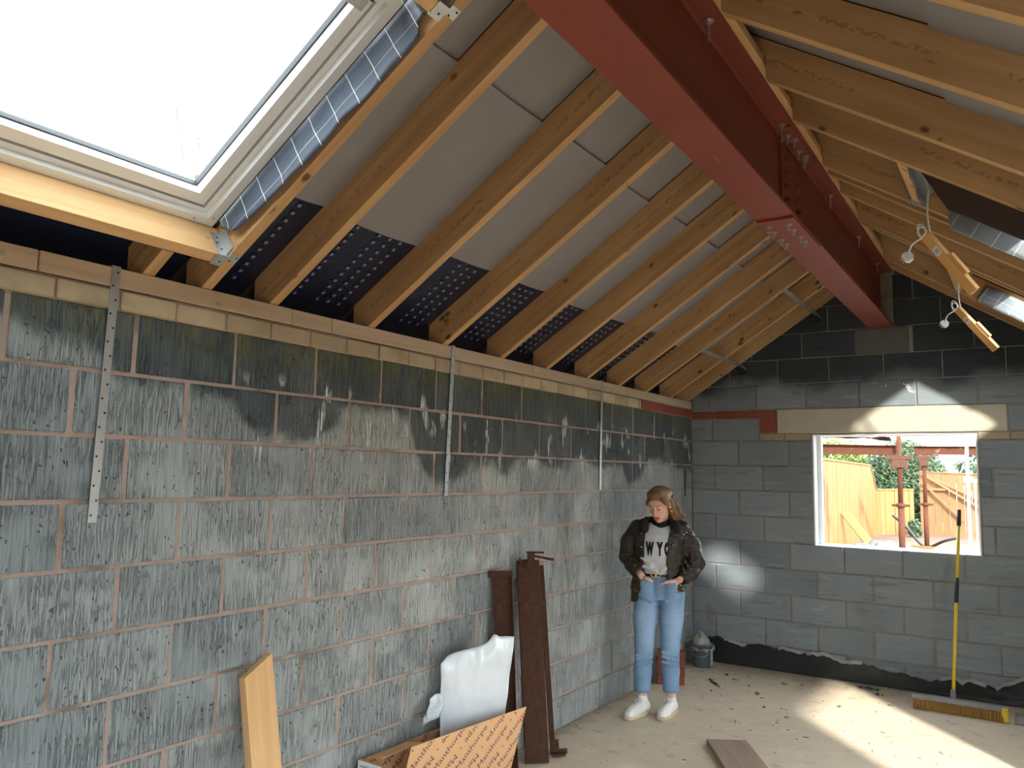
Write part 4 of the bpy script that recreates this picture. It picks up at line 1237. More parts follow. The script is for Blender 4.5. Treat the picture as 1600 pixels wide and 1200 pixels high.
# ------------------------------------------------------------------ stack of bricks behind the woman
bkm = MB().cbox((-0.1075, -0.05, 0), (0.1075, 0.05, 0.0650), 0.003).mesh('brick', M['redbrick'])
lay = [(0.17, 6.33, 0.42), (0.175, 6.335, 0.36), (0.165, 6.33, 0.46), (0.17, 6.335, 0.40)]
rk = ['bottom', 'second from bottom', 'second from top', 'top']
for i, (x, y, a) in enumerate(lay):
    o = inst(bkm, 'brick'); o.location = (x, y, 0.0005 + i * 0.0655); o.rotation_euler = (0, 0, a)
    tag(o, 'loose red brick behind the woman\'s legs, %s of its stack' % rk[i], 'brick', 'loose bricks behind the woman')

# ------------------------------------------------------------------ black damp-proof membrane turned up the gable wall
prof = [(0.05, .20), (0.23, .225), (0.40, .195), (0.465, .18), (0.62, .205), (0.80, .19), (0.88, .197), (1.0, .175), (1.15, .20), (1.30, .155), (1.42, .166), (1.6, .13), (1.80, .12), (1.94, .092), (2.1, .14), (2.3, .13), (2.42, .118), (2.59, .21), (2.8, .19), (3.34, .2)]
def dpm_pt(u, v):
    x = 0.05 + 3.29 * u
    for (xa, za), (xb, zb) in zip(prof[:-1], prof[1:]):
        if xa <= x <= xb + 1e-6:
            t = (x - xa) / (xb - xa); h = za + (zb - za) * t; break
    h += 0.018 * mnoise.noise(Vector((x * 14, 0, 0))) + 0.01 * mnoise.noise(Vector((x * 37, 3, 0)))
    z = h * v
    y = L - 0.006 - 0.006 * abs(mnoise.noise(Vector((x * 5, z * 9, 2)))) - 0.020 * max(0, v - 0.8) / 0.2 * abs(mnoise.noise(Vector((x * 9, 1, 7)))) - (0.02 * (1 - v / 0.12) if v < 0.12 else 0)
    return (x, y, 0.003 + z)
o = MB().grid(dpm_pt, 180, 14).build('damp_proof_membrane', M['dpm'], None, True); thick(o, 0.0015, 1)
tag(o, 'black plastic membrane with ragged top along the gable wall foot', 'plastic sheet')
for xa, xb in ((0.30, 0.50), (0.78, 0.98), (1.02, 1.46), (2.02, 2.34), (2.40, 2.62)):
    def lip(u, v, xa=xa, xb=xb):
        x = xa + (xb - xa) * u; b = dpm_pt((x - 0.05) / 3.29, 1.0)
        return (x, b[1] - 0.012 - 0.014 * v * math.sin(math.pi * u), b[2] + 0.015 - 0.045 * v * (0.6 + 0.4 * mnoise.noise(Vector((x * 20, v, 3)))))
    MB().grid(lip, 16, 3).build('folded_edge', M['clear'], bpy.data.objects['damp_proof_membrane'], True)

# ------------------------------------------------------------------ bits on the floor
M['chip'] = simple('mortar_chip', srgb(120, 104, 88), 0.95, 0, 0.3, 20.0, 0.5, 60.0)
M['chipdark'] = simple('dark_chip', srgb(58, 54, 50), 0.9, 0, 0.3)
rn = random.Random(11)
def rock(mb, c, r):
    vs = []; fs = [(0,2,4),(2,1,4),(1,3,4),(3,0,4),(2,0,5),(1,2,5),(3,1,5),(0,3,5)]
    for d in ((1,0,0),(-1,0,0),(0,1,0),(0,-1,0),(0,0,1),(0,0,-1)):
        k = rn.uniform(0.6, 1.25)
        vs.append((c[0] + d[0] * r * k, c[1] + d[1] * r * k, max(0.0005, c[2] + d[2] * r * 0.55 * k)))
    mb.add(vs, fs)
spots = [(0.46, 6.86), (0.56, 6.74), (0.62, 6.95), (0.40, 6.62), (0.72, 6.62), (0.93, 6.86), (0.52, 6.30), (1.06, 6.92), (0.84, 6.42), (1.62, 6.98), (1.44, 6.45), (1.18, 5.94), (0.98, 6.1), (1.74, 6.72)]
for i, (x, y) in enumerate(spots):
    mb = MB(); r = rn.uniform(0.012, 0.026)
    rock(mb, (0, 0, r * 0.45), r)
    if i % 2: rock(mb, (r * 1.3, r * 0.6, r * 0.3), r * 0.6)
    o = mb.build('rubble_chip', M['chip'] if i % 3 else M['chipdark'], None, loc=(x, y, 0))
    tag(o, 'small chip of mortar rubble on the floor near the gable wall', 'rubble', 'rubble chips on the floor')
cr = MB()
for i in range(420):
    t = rn.random()
    x, y = (rn.uniform(0.15, 3.2), L - abs(rn.gauss(0.04, 0.22)) - 0.03) if t < 0.45 else (abs(rn.gauss(0.02, 0.10)) + 0.02, rn.uniform(4.6, 7.1)) if t < 0.65 else (rn.uniform(0.3, 3.1), rn.uniform(4.4, 7.0))
    if (1.84 < x < 2.56 and 6.7 < y < 6.9) or (0.03 < x < 0.32 and 6.2 < y < 6.46) or (0.38 < x < 0.6 and 6.4 < y < 6.65) or (0.05 < x < 0.7 and 5.2 < y < 5.75) or (0.05 < x < 0.31 and y > 6.9): continue
    r = rn.uniform(0.002, 0.007); rock(cr, (x, y, r * 0.4), r)
o = cr.build('floor_grit', M['chip']); tag(o, 'fine mortar grit and slivers scattered across the concrete floor', 'grit', kind='stuff')
sl = MB()
for i in range(40):
    x, y, a = rn.uniform(0.5, 2.9), rn.uniform(4.7, 6.55), rn.uniform(0, 3.1); ln = rn.uniform(0.012, 0.04)
    if 1.8 < x < 2.6 and y > 6.6: continue
    d = Vector((math.cos(a), math.sin(a), 0)); c = Vector((x, y, 0.002))
    sl.tube([c - d * ln / 2, c + d * ln / 2], 0.002, 4)
o = sl.build('wood_slivers', M['chipdark'], o); o['kind'] = 'stuff'; o['label'] = 'thin dark wood slivers strewn over the floor'
# pointed scraper by the bucket
sc = empty('scraper', (0.485, 6.520, 0.0)); tag(sc, 'small dark scraper with pale end lying by the bucket', 'tool')
Ms = frame((0, 0, 0.006), (0.72, -0.69, 0), (0, 0, 1))
MB().prism([(-0.10, 0.004), (-0.09, -0.006), (0.03, -0.016), (0.03, 0.016)], -0.004, 0.004, 'z', Ms).build('blade', M['chipdark'], sc)
MB().cbox((0.03, -0.015, -0.005), (0.095, 0.015, 0.008), 0.003, Ms).build('grip', M['lintel'], sc)
# black offcut near the gable
oc = MB().grid(lambda u, v: (-0.075 + 0.15 * u, -0.018 + 0.036 * v + 0.012 * math.sin(u * 5), 0.006 + 0.010 * abs(math.sin(u * 6 + v * 2))), 16, 4)
o = oc.build('plastic_offcut', M['dpm'], None, True, loc=(1.535, 7.115, 0.0)); thick(o, 0.003, 1); tag(o, 'black plastic offcut lying on floor near gable wall', 'plastic')
ps = MB().grid(lambda u, v: (0.40 * u, -0.16 + 0.32 * v - 0.05 * u, 0.006 + 0.045 * math.sin(math.pi * v) * (0.4 + 0.6 * u) + 0.012 * mnoise.noise(Vector((u * 5, v * 6, 2)))), 24, 16)
o = ps.build('polythene_sheet', M['clear'], None, True, loc=(2.53, 6.92, 0.0)); thick(o, 0.002, 1); tag(o, 'crumpled grey polythene on the floor right of the broom head', 'plastic sheet')
# ------------------------------------------------------------------ outside
M['ground'] = mat_brick('bare_ground', srgb(92, 75, 66), srgb(112, 95, 84))
M['fence'] = mat_timber('larch_fence', srgb(120, 85, 47), srgb(143, 110, 68), knots=0.5)
M['fence_far'] = mat_timber('cedar_fence', srgb(108, 76, 48), srgb(128, 97, 66), knots=0.3)
M['rust_red'] = mat_rust('rusty_red_prop', srgb(62, 32, 20), srgb(92, 54, 36), 9.0)
M['white_metal'] = simple('white_painted_steel', srgb(234, 236, 236), 0.4, 0, 0.03)
M['leaf'] = simple('hedge_leaf', srgb(52, 72, 44), 0.6, 0, 0.45, 1.6)
M['leaf_lime'] = simple('lime_leaf', srgb(84, 100, 34), 0.6, 0, 0.35, 2.0)
M['bark'] = simple('twig_bark', srgb(120, 110, 98), 0.9, 0, 0.2)
GZ = 0.30
def gz(y): 
    t = min(1, max(0, (y - 8.0) / 2.5)); return -0.12 + (GZ + 0.12) * t * t * (3 - 2 * t)
gr = MB().grid(lambda u, v: (-40 + 80 * u, -30 + 90 * v, gz(-30 + 90 * v)), 8, 120)
struct(gr.build('ground', M['ground']), 'bare earth yard outside')

def fence(name, pts, boards_w, label, mat, post=None, rail=None):
    """pts: list of (x,y,height) along the run; each board its own piece"""
    root = empty(name, (pts[0][0], pts[0][1], gz(pts[0][1]))); tag(root, label, 'fence')
    o0 = Vector(root.location)
    for (xa, ya, ha), (xb, yb_, hb) in zip(pts[:-1], pts[1:]):
        d = Vector((xb - xa, yb_ - ya, 0)); ln = d.length
        if ln < 1e-3: continue
        n = max(1, int(round(ln / boards_w))); w = ln / n
        for i in range(n):
            t0 = i / n; t1 = (i + 1) / n
            p = Vector((xa, ya, 0)) + d * t0; p.z = gz(p.y) + 0.02
            h0 = ha + (hb - ha) * t0; h1 = ha + (hb - ha) * t1
            jit = random.uniform(-0.006, 0.006)
            mb = MB().prism([(0, 0.002), (h0, 0.002), (h1, w - 0.006), (0, w - 0.006)], -0.010 + jit, 0.010 + jit, 'z')
            mb.build('board', M[mat], root, M=Matrix.Translation(p - o0) @ frame((0, 0, 0), (0, 0, 1), Vector((0, 0, 1)).cross(d)))
        dn = d.normalized()
        nrm = Vector((0, 0, 1)).cross(dn)
        a = Vector((xa, ya, gz(ya) + 0.02 + ha)); b = Vector((xb, yb_, gz(yb_) + 0.02 + hb))
        Mc = frame(a - o0, b - a, (0, 0, 1))
        MB().cbox((0, -0.03, 0.0), ((b - a).length, 0.03, 0.035), 0.004).build('capping', M[mat], root, M=Mc)
    return root
fence('timber_fence', [(-0.5, 12.6, 1.70), (-0.5, 20.55, 1.66), (-0.5, 21.3, 1.08), (-0.45, 21.6, 1.08), (0.24, 22.1, 1.10)], 0.125, 'tall pale boarded fence stepping down, left beyond the window', 'fence')
ff = fence('timber_fence', [(0.36, 22.3, 1.54), (5.2, 22.3, 1.36)], 0.16, 'boarded fence with diagonal braces at the far end of yard', 'fence_far')
def fpart(name, a, b, w, t, mat='fence_far'):
    a = Vector(a); b = Vector(b)
    MB().cbox((0, -t / 2, -w / 2), ((b - a).length, t / 2, w / 2), 0.004).build(name, M[mat], ff, M=frame(a - Vector(ff.location), b - a, (0, 0, 1)))
for x in (0.40, 0.95, 1.42, 2.2): fpart('post', (x, 22.24, GZ), (x, 22.24, GZ + 1.55 - (x - 0.36) * 0.037), 0.07, 0.07)
fpart('brace', (0.42, 22.2, 1.84), (1.9, 22.2, 0.86), 0.06, 0.05); fpart('brace', (0.42, 22.2, 1.62), (1.3, 22.2, 0.70), 0.05, 0.04)
fpart('brace', (0.70, 22.2, 1.70), (1.9, 22.2, 1.10), 0.05, 0.04); fpart('rail', (0.40, 22.22, 1.45), (0.95, 22.22, 1.45), 0.06, 0.04)

def leaf_cloud(name, cen, rad, n, size, mat, label, seed, trunk=True, cat='hedge'):
    root = empty(name, (cen[0], cen[1], gz(cen[1]))); tag(root, label, cat)
    rr = random.Random(seed); mb = MB()
    for i in range(n):
        while True:
            d = Vector((rr.uniform(-1, 1), rr.uniform(-1, 1), rr.uniform(-1, 1)))
            if 0.1 < d.length < 1: break
        d = d.normalized() * (0.5 + 0.52 * rr.random() ** 0.6) * (1 + 0.15 * mnoise.noise(d * 3 + Vector((seed, 0, 0))))
        p = Vector((d.x * rad[0], d.y * rad[1], d.z * rad[2] + cen[2] - root.location[2]))
        if p.z < 0.02: continue
        a = Vector((rr.gauss(0, 1), rr.gauss(0, 1), rr.gauss(0, 1))).normalized(); b = a.orthogonal().normalized(); s = size * rr.uniform(0.6, 1.3)
        mb.add([p - a * s, p + b * s * 0.5, p + a * s, p - b * s * 0.5], [(0, 1, 2, 3)])
    fo = mb.build('foliage', M[mat], root); fo['kind'] = 'stuff'
    if trunk:
        tb = MB()
        for k in range(5):
            a = k * 1.256; tb.tube([(0.1 * math.cos(a), 0.1 * math.sin(a), 0), (rad[0] * 0.5 * math.cos(a), rad[1] * 0.5 * math.sin(a), cen[2] - root.location[2])], [0.04, 0.015], 6)
        tb.build('stem', M['bark'], root)
    return root
leaf_cloud('hedge', (-0.15, 24.0, 1.45), (1.05, 0.9, 1.25), 21000, 0.048, 'leaf', 'rounded dark green shrub behind the dip in the fence', 3)
leaf_cloud('hedge', (-2.6, 25.2, 1.5), (1.9, 1.0, 1.35), 21000, 0.055, 'leaf_lime', 'lime green hedge above the tall pale fence', 4)
leaf_cloud('weed', (0.30, 21.55, 0.50), (0.16, 0.14, 0.24), 260, 0.05, 'leaf', 'small green weed at the foot of the far fence', 6, False, 'plant')
leaf_cloud('far_tree', (7.0, 60.0, 2.2), (8.5, 2.0, 2.3), 2600, 0.32, 'leaf', 'pale distant trees beyond the far fence', 8, True, 'tree')

dh = empty('distant_house', (6.5, 46.0, GZ)); tag(dh, 'pale blue distant house beyond the far fence on the right', 'house')
M['pale_wall'] = simple('pale_blue_wall', srgb(128, 146, 152), 0.8, 0, 0.05)
M['slate'] = simple('pale_slate', srgb(108, 128, 138), 0.8, 0, 0.1)
MB().cbox((-5.5, 0, 0), (5.5, 6, 1.75), 0.02).build('wall', M['pale_wall'], dh)
MB().prism([(-0.3, 1.75), (3.0, 2.75), (6.3, 1.75)], -5.8, 5.8, 'x').build('roof', M['slate'], dh)
for x in (-4.2, -1.8, 0.8, 3.2): MB().cbox((x, -0.03, 0.7), (x + 1.0, 0.02, 1.5), 0.01).build('window', M['gasket'], dh)

# adjustable steel props and the rusty beams they carry
def prop(x, y, zb, zt_, r, label, zpin):
    root = empty('steel_prop', (x, y, zb)); tag(root, label, 'prop', 'rusty props outside the window')
    h = zt_ - zb
    MB().tube([(0, 0, 0.01), (0, 0, zpin - zb + 0.02)], r, 14).build('outer_tube', M['rust_red'], root, True)
    MB().tube([(0, 0, zpin - zb), (0, 0, h)], r * 0.82, 14).build('inner_tube', M['rust_red'], root, True)
    MB().cbox((-0.10, -0.07, 0), (0.10, 0.07, 0.012), 0.003).build('base_plate', M['rust_red'], root)
    MB().tube([(0, 0, zpin - zb - 0.03), (0, 0, zpin - zb + 0.035)], r * 1.35, 14).build('collar', M['rust_red'], root, True)
    MB().cbox((-0.13, -0.015, zpin - zb - 0.02), (0.13, 0.015, zpin - zb + 0.02), 0.004).build('pin_handle', M['rust_red'], root)
    return root
p1 = prop(0.955, 14.0, gz(14), 2.62, 0.046, 'nearer rusty steel prop seen through the window, left of the other', 1.27)
p2 = prop(0.975, 17.3, gz(17.3), 2.155, 0.044, 'further rusty steel prop seen through the window, right of the other', 1.21)
def clampset(root, z0, w):
    zl = z0 - root.location[2]
    MB().cbox((-w, -0.06, zl - 0.035), (w, 0.06, zl + 0.035), 0.006).build('fork_head', M['rust'], root)
    MB().cbox((-w * 0.55, -0.07, zl - 0.16), (w * 0.55, 0.07, zl - 0.035), 0.006).build('clamp', M['rust'], root)
    for sx in (-1, 1): MB().tube([(sx * w * 0.55, -0.05, zl - 0.06), (sx * w * 0.6, -0.05, zl - 0.24)], 0.014, 8).build('clamp_bolt', M['rust'], root)
clampset(p1, 2.02, 0.19); clampset(p2, 2.10, 0.12)
def needle(y, x0, z0, x1, z1, h, label):
    a = Vector((x0, y, z0)); b = Vector((x1, y, z1)); ln = (b - a).length
    root = empty('rusty_beam', a); tag(root, label, 'beam', 'rusty beams outside the window')
    Mx = frame((0, 0, 0), b - a, (0, 0, 1))
    MB().cbox((0, -0.05, 0), (ln, 0.05, 0.016), 0.003, Mx).build('flange', M['rust_red'], root)
    MB().cbox((0, -0.05, h - 0.016), (ln, 0.05, h), 0.003, Mx).build('flange', M['rust_red'], root)
    MB().cbox((0, 0.01, 0.016), (ln, 0.025, h - 0.016), 0.003, Mx).build('web', M['rust_red'], root)
    return root
needle(14.06, -2.6, 2.12, 0.90, 2.06, 0.16, 'rusty horizontal beam on the left of the nearer prop')
needle(17.36, 0.80, 2.16, 4.5, 2.155, 0.17, 'rusty horizontal beam on the right, resting on the further prop')
tp = MB().grid(lambda u, v: (1.6 * u, 0.5 * v, 0.07 + 0.07 * math.sin(u * 4) * math.sin(v * 3) + 0.03 * mnoise.noise(Vector((u * 6, v * 4, 2)))), 20, 8)
o = tp.build('tarpaulin', M['dpm'], None, True, loc=(-0.75, 13.85, 2.27)); thick(o, 0.004, 1); tag(o, 'dark tarpaulin bundled on the rusty beam outside the window', 'tarpaulin')

# white steel frame at the right of the opening
wf = empty('site_barrier', (2.10, 10.0, gz(10))); tag(wf, 'white painted steel barrier frame at right side of the window view', 'barrier')
zb = gz(10)
for i, (dx, hgt, r) in enumerate(((0.02, 2.5, 0.017), (0.085, 1.42, 0.009), (0.13, 1.42, 0.009), (0.18, 2.5, 0.010), (0.26, 1.42, 0.009))):
    MB().tube([(dx, 0, 0), (dx, 0, hgt)], r, 10).build('upright', M['white_metal'], wf, True)
for z in (1.42, 0.62):
    MB().tube([(0.02, 0, z), (0.50, 0.1, z)], 0.018, 10).build('rail', M['white_metal'], wf, True)
MB().cbox((-0.02, -0.04, 1.40), (0.07, 0.04, 1.46), 0.006).build('clamp', M['galv'], wf)

# spoil and offcuts by the fence
def crumple(name, c, rx, ry, h, mat, label, seed, cat):
    mb = MB().grid(lambda u, v: ((u - .5) * 2 * rx, (v - .5) * 2 * ry, h * max(0, math.sin(math.pi * u) * math.sin(math.pi * v)) ** 0.6 * (0.7 + 0.6 * mnoise.noise(Vector((u * 7, v * 7, seed)))) + 0.05 * mnoise.noise(Vector((u * 19, v * 19, seed)))), 34, 20)
    o = mb.build(name, M[mat], None, True, loc=(c[0], c[1], gz(c[1]) + 0.02)); thick(o, 0.006, 1)
    return tag(o, label, cat)
crumple('polythene_heap', (0.36, 16.4, 0), 0.62, 0.42, 0.26, 'heap', 'heap of crumpled polythene on the ground outside the window', 4, 'plastic sheet')
for a, b, lab in (((-0.42, 16.9, 1.02), (0.10, 16.9, 0.33), 'pale plank leaning on fence outside'), ((0.62, 17.4, 0.34), (1.15, 17.0, 0.36), 'pale plank lying beyond the polythene heap outside')):
    a = Vector(a); b = Vector(b)
    o = MB().cbox((0, -0.08, -0.02), ((b - a).length, 0.08, 0.02), 0.004).build('plank', M['fence'], None, M=frame(a, b - a, (0.3, -1, 0.3))); tag(o, lab, 'plank')
pth = smooth_path([(0.30, 18.0, 0.95), (0.55, 18.0, 0.72), (0.78, 18.0, 0.42), (0.95, 18.0, 0.36), (1.25, 17.6, 0.52), (1.50, 17.5, 0.60)])
o = MB().tube(pth, 0.028, 8).build('duct_pipe', M['gasket'], None, True); tag(o, 'dark bent pipe lying outside by the polythene heap', 'pipe')
pth = smooth_path([(0.98, 16.0, 0.36), (1.15, 16.0, 0.40), (1.28, 16.0, 0.50), (1.36, 16.0, 0.46), (1.38, 16.0, 0.34)])
o = MB().tube(pth, 0.022, 8).build('duct_pipe', M['cable'], None, True); tag(o, 'pale curved pipe at the foot of the props outside', 'pipe')

# bare twigs of a tree seen through the left skylight
tw = empty('bare_tree', (-14.9, 12.0, -0.12)); tag(tw, 'bare twiggy tree top seen through the white skylight', 'tree')
rt = random.Random(9); tb = MB()
tb.tube([(0, 0, 0), (0.05, 0, 4.5), (-0.05, 0, 8.3)], [0.14, 0.09, 0.03], 8)
tb.build('trunk', M['bark'], tw, True)
tb = MB()
def twig(p, d, ln, r, dep):
    q = p + d * ln
    m_ = p + d * ln * 0.5 + Vector((rt.uniform(-1, 1), rt.uniform(-1, 1), 0)) * ln * 0.06
    tb.tube([p, m_, q], [r, r * 0.8, r * 0.55], 4)
    if dep:
        for k in range(3):
            t = rt.uniform(0.25, 0.95); dd = (d + Vector((rt.uniform(-.9, .9), rt.uniform(-.9, .9), rt.uniform(-0.1, .5))) * 0.7).normalized()
            twig(p + (q - p) * t, dd, ln * rt.uniform(0.35, 0.6), r * 0.6, dep - 1)
for k in range(5):
    twig(Vector((rt.uniform(-.25, .25), 0, 7.9)), Vector((rt.uniform(-.18, .28), rt.uniform(-.25, .25), 1)).normalized(), rt.uniform(1.2, 2.4), 0.034, 2)
tb.build('twigs', M['bark'], tw)
# ------------------------------------------------------------------ the woman by the wall, sculpted as signed-distance volumes
class Vol:
    def __init__(s, lo, hi, h):
        s.lo = np.array(lo, float); s.h = h
        s.n = np.ceil((np.array(hi) - s.lo) / h).astype(int) + 1
        s.ax = [(s.lo[i] + h * np.arange(s.n[i])).astype(np.float32) for i in range(3)]
        s.D = np.full(tuple(s.n), 0.5, np.float32)
    def _sl(s, lo, hi, m):
        sl = []
        for i in range(3):
            a = max(0, int((lo[i] - m - s.lo[i]) / s.h)); b = min(s.n[i], int((hi[i] + m - s.lo[i]) / s.h) + 2)
            if b <= a: return None
            sl.append(slice(a, b))
        return tuple(sl)
    def op(s, fn, lo, hi, k=0.01, mode='add', m=None):
        sl = s._sl(lo, hi, (m if m is not None else 3 * k + 3 * s.h))
        if sl is None: return s
        x = s.ax[0][sl[0]][:, None, None]; y = s.ax[1][sl[1]][None, :, None]; z = s.ax[2][sl[2]][None, None, :]
        d = fn(x, y, z).astype(np.float32); a = s.D[sl]
        if mode == 'add':
            h = np.clip(0.5 + 0.5 * (a - d) / k, 0, 1); s.D[sl] = a + (d - a) * h - k * h * (1 - h)
        elif mode == 'sub':
            d = -d; h = np.clip(0.5 - 0.5 * (a - d) / k, 0, 1); s.D[sl] = a + (d - a) * h + k * h * (1 - h)
        elif mode == 'and':
            h = np.clip(0.5 - 0.5 * (a - d) / k, 0, 1); s.D[sl] = a + (d - a) * h + k * h * (1 - h)
        return s
    def cap(s, a, b, ra, rb=None, k=0.012, mode='add', sy=1.0):
        """tapered capsule; sy squeezes it front to back"""
        rb = ra if rb is None else rb
        a = np.array(a, float); b = np.array(b, float); ab = b - a; L2 = float(ab @ ab)
        R = max(ra, rb)
        def fn(x, y, z):
            px, py, pz = x - a[0], y - a[1], z - a[2]
            t = np.clip((px * ab[0] + py * ab[1] + pz * ab[2]) / max(L2, 1e-9), 0, 1)
            return np.sqrt((px - t * ab[0]) ** 2 + ((py - t * ab[1]) / sy) ** 2 + (pz - t * ab[2]) ** 2) - (ra + (rb - ra) * t)
        return s.op(fn, np.minimum(a, b) - R, np.maximum(a, b) + R, k, mode)
    def chain(s, pts, rs, k=0.012, mode='add', sy=1.0):
        for i in range(len(pts) - 1): s.cap(pts[i], pts[i + 1], rs[i], rs[i + 1], k, mode, sy)
        return s
    def ell(s, c, r, k=0.012, mode='add', R=None):
        c = np.array(c, float); r = np.array(r, float); mr = r.max(); mn = r.min()
        Rm = np.array(R) if R is not None else None
        def fn(x, y, z):
            px, py, pz = x - c[0], y - c[1], z - c[2]
            if Rm is not None:
                px, py, pz = (Rm[0, 0] * px + Rm[1, 0] * py + Rm[2, 0] * pz, Rm[0, 1] * px + Rm[1, 1] * py + Rm[2, 1] * pz, Rm[0, 2] * px + Rm[1, 2] * py + Rm[2, 2] * pz)
            k0 = np.sqrt((px / r[0]) ** 2 + (py / r[1]) ** 2 + (pz / r[2]) ** 2)
            k1 = np.sqrt((px / r[0] ** 2) ** 2 + (py / r[1] ** 2) ** 2 + (pz / r[2] ** 2) ** 2)
            return k0 * (k0 - 1.0) / np.maximum(k1, 1e-6)
        return s.op(fn, c - mr, c + mr, k, mode)
    def rings(s, ring, k=0.012, mode='add', shrink=0.0, p=2.3):
        """vertical loft: ring = [(z, cx, cy, rx, ry)...]"""
        R = np.array(ring, float)
        def fn(x, y, z):
            zz = np.clip(z, R[0, 0], R[-1, 0])
            cx, cy, rx, ry = (np.interp(zz, R[:, 0], R[:, i]) for i in (1, 2, 3, 4))
            rx = rx - shrink; ry = ry - shrink
            q = (np.abs((x - cx) / rx) ** p + np.abs((y - cy) / ry) ** p) ** (1 / p)
            d = (q - 1) * np.minimum(rx, ry)
            dz = np.maximum(R[0, 0] - z, z - R[-1, 0])
            return np.maximum(d, dz)
        lo = (np.min(R[:, 1] - R[:, 3]), np.min(R[:, 2] - R[:, 4]), R[0, 0]); hi = (np.max(R[:, 1] + R[:, 3]), np.max(R[:, 2] + R[:, 4]), R[-1, 0])
        return s.op(fn, lo, hi, k, mode)
    def mesh(s, name, mats, smooth=True, post=None):
        D = s.D; n = D.shape; S = D < 0
        cells = tuple(i - 1 for i in n)
        corner = [(i, j, k) for i in (0, 1) for j in (0, 1) for k in (0, 1)]
        view = lambda A, c: A[c[0]:c[0] + cells[0], c[1]:c[1] + cells[1], c[2]:c[2] + cells[2]]
        cnt = np.zeros(cells, np.int8)
        for c in corner: cnt += view(S, c)
        act = (cnt > 0) & (cnt < 8)
        I = np.argwhere(act); idx = np.full(cells, -1, np.int64); idx[act] = np.arange(len(I))
        P = np.zeros((len(I), 3)); N = np.zeros(len(I))
        for a in corner:
            for ax in range(3):
                if a[ax]: continue
                b = list(a); b[ax] = 1
                va = D[I[:, 0] + a[0], I[:, 1] + a[1], I[:, 2] + a[2]]; vb = D[I[:, 0] + b[0], I[:, 1] + b[1], I[:, 2] + b[2]]
                m = (va < 0) != (vb < 0)
                t = np.where(m, va / np.where(m, va - vb, 1), 0)
                q = np.tile(np.array(a, float), (len(I), 1)); q[:, ax] += t
                P[m] += q[m]; N[m] += 1
        V = s.lo + (I + P / N[:, None]) * s.h
        F = []
        for ax in range(3):
            o1, o2 = [(1, 2), (2, 0), (0, 1)][ax]
            A = np.moveaxis(S, ax, 0); 
            ch = np.moveaxis(A[:-1] != A[1:], 0, ax)
            E = np.argwhere(ch)
            E = E[(E[:, o1] > 0) & (E[:, o2] > 0) & (E[:, o1] < n[o1] - 1) & (E[:, o2] < n[o2] - 1)]
            inside = S[E[:, 0], E[:, 1], E[:, 2]]
            def cell(d1, d2):
                e = E.copy(); e[:, o1] -= d1; e[:, o2] -= d2
                return idx[e[:, 0], e[:, 1], e[:, 2]]
            q = np.stack([cell(1, 1), cell(0, 1), cell(0, 0), cell(1, 0)], 1)
            q[~inside] = q[~inside][:, ::-1]
            F.append(q)
        F = np.concatenate(F)
        F = F[(F >= 0).all(1)]
        if post is not None: V = post(V)
        me = bpy.data.meshes.new(name)
        me.vertices.add(len(V)); me.vertices.foreach_set('co', V.astype(np.float32).ravel())
        me.loops.add(len(F) * 4); me.loops.foreach_set('vertex_index', F.astype(np.int32).ravel())
        me.polygons.add(len(F)); me.polygons.foreach_set('loop_start', np.arange(0, len(F) * 4, 4, dtype=np.int32))
        me.polygons.foreach_set('loop_total', np.full(len(F), 4, np.int32))
        me.update(calc_edges=True); me.validate()
        me.polygons.foreach_set('use_smooth', [smooth] * len(me.polygons))
        for m in (mats if isinstance(mats, list) else [mats]): me.materials.append(m)
        return me

M['skin'] = mat_fabric('skin', srgb(206, 158, 136), srgb(226, 180, 156), 300.0, 0.55, 0.05)
M['lips'] = mat_fabric('lips', srgb(168, 96, 88), srgb(180, 108, 98), 300.0, 0.5, 0.05)
M['brow'] = mat_fabric('brow', srgb(122, 92, 70), srgb(138, 106, 82), 300.0, 0.8, 0.2)
M['lash'] = mat_fabric('lash', srgb(74, 52, 44), srgb(88, 62, 52), 300.0, 0.8, 0.1)
M['jeans'] = None
def mat_jeans():
    t = NT('blue_denim'); O = t.obj(); x, y, z = t.sep(O)
    n = t.noise(O, 9.0, 4.0)
    c = t.mix(n, srgb(94, 126, 162), srgb(140, 168, 196))
    fade = t.math('MULTIPLY', t.math('MULTIPLY', t.ss(z, 0.34, 0.55), t.ss(z, 0.86, 0.70)), t.ss(y, -0.03, -0.09))
    c = t.mix(t.math('MULTIPLY', fade, 0.5), c, srgb(164, 190, 216))
    c = t.mix(t.ss(z, 0.185, 0.16, 0.0, 0.5), c, srgb(70, 104, 148))
    weave = t.noise(O, 420.0, 2.0)
    wr = t.noise(t.mapv(O, (7, 7, 22)), 1.0, 3.0, 0.5, 0.6)
    nrm = t.bump(wr, 0.35, 0.02, t.bump(weave, 0.3, 0.002))
    return t.bsdf(c, 0.9, 0, nrm, 0.2)
M['jeans'] = mat_jeans()
M['sweat'] = mat_fabric('grey_sweatshirt', srgb(176, 180, 184), srgb(198, 202, 204), 260.0, 0.95, 0.3, fold=0.15)
M['black_knit'] = mat_fabric('black_knit', srgb(20, 20, 24), srgb(30, 30, 34), 200.0, 0.95, 0.4)
M['jacket'] = mat_fabric('waxed_jacket', srgb(38, 32, 26), srgb(60, 52, 44), 90.0, 0.38, 0.15, fold=1.0)
M['collar'] = mat_fabric('dark_collar', srgb(24, 22, 22), srgb(36, 32, 30), 160.0, 0.9, 0.4)
M['lining'] = mat_fabric('tan_lining', srgb(104, 66, 26), srgb(146, 98, 42), 160.0, 0.8, 0.3, fold=0.5)
M['hair'] = mat_timber('fair_brown_hair', srgb(70, 52, 38), srgb(158, 124, 88), knots=0, rough=0.5)
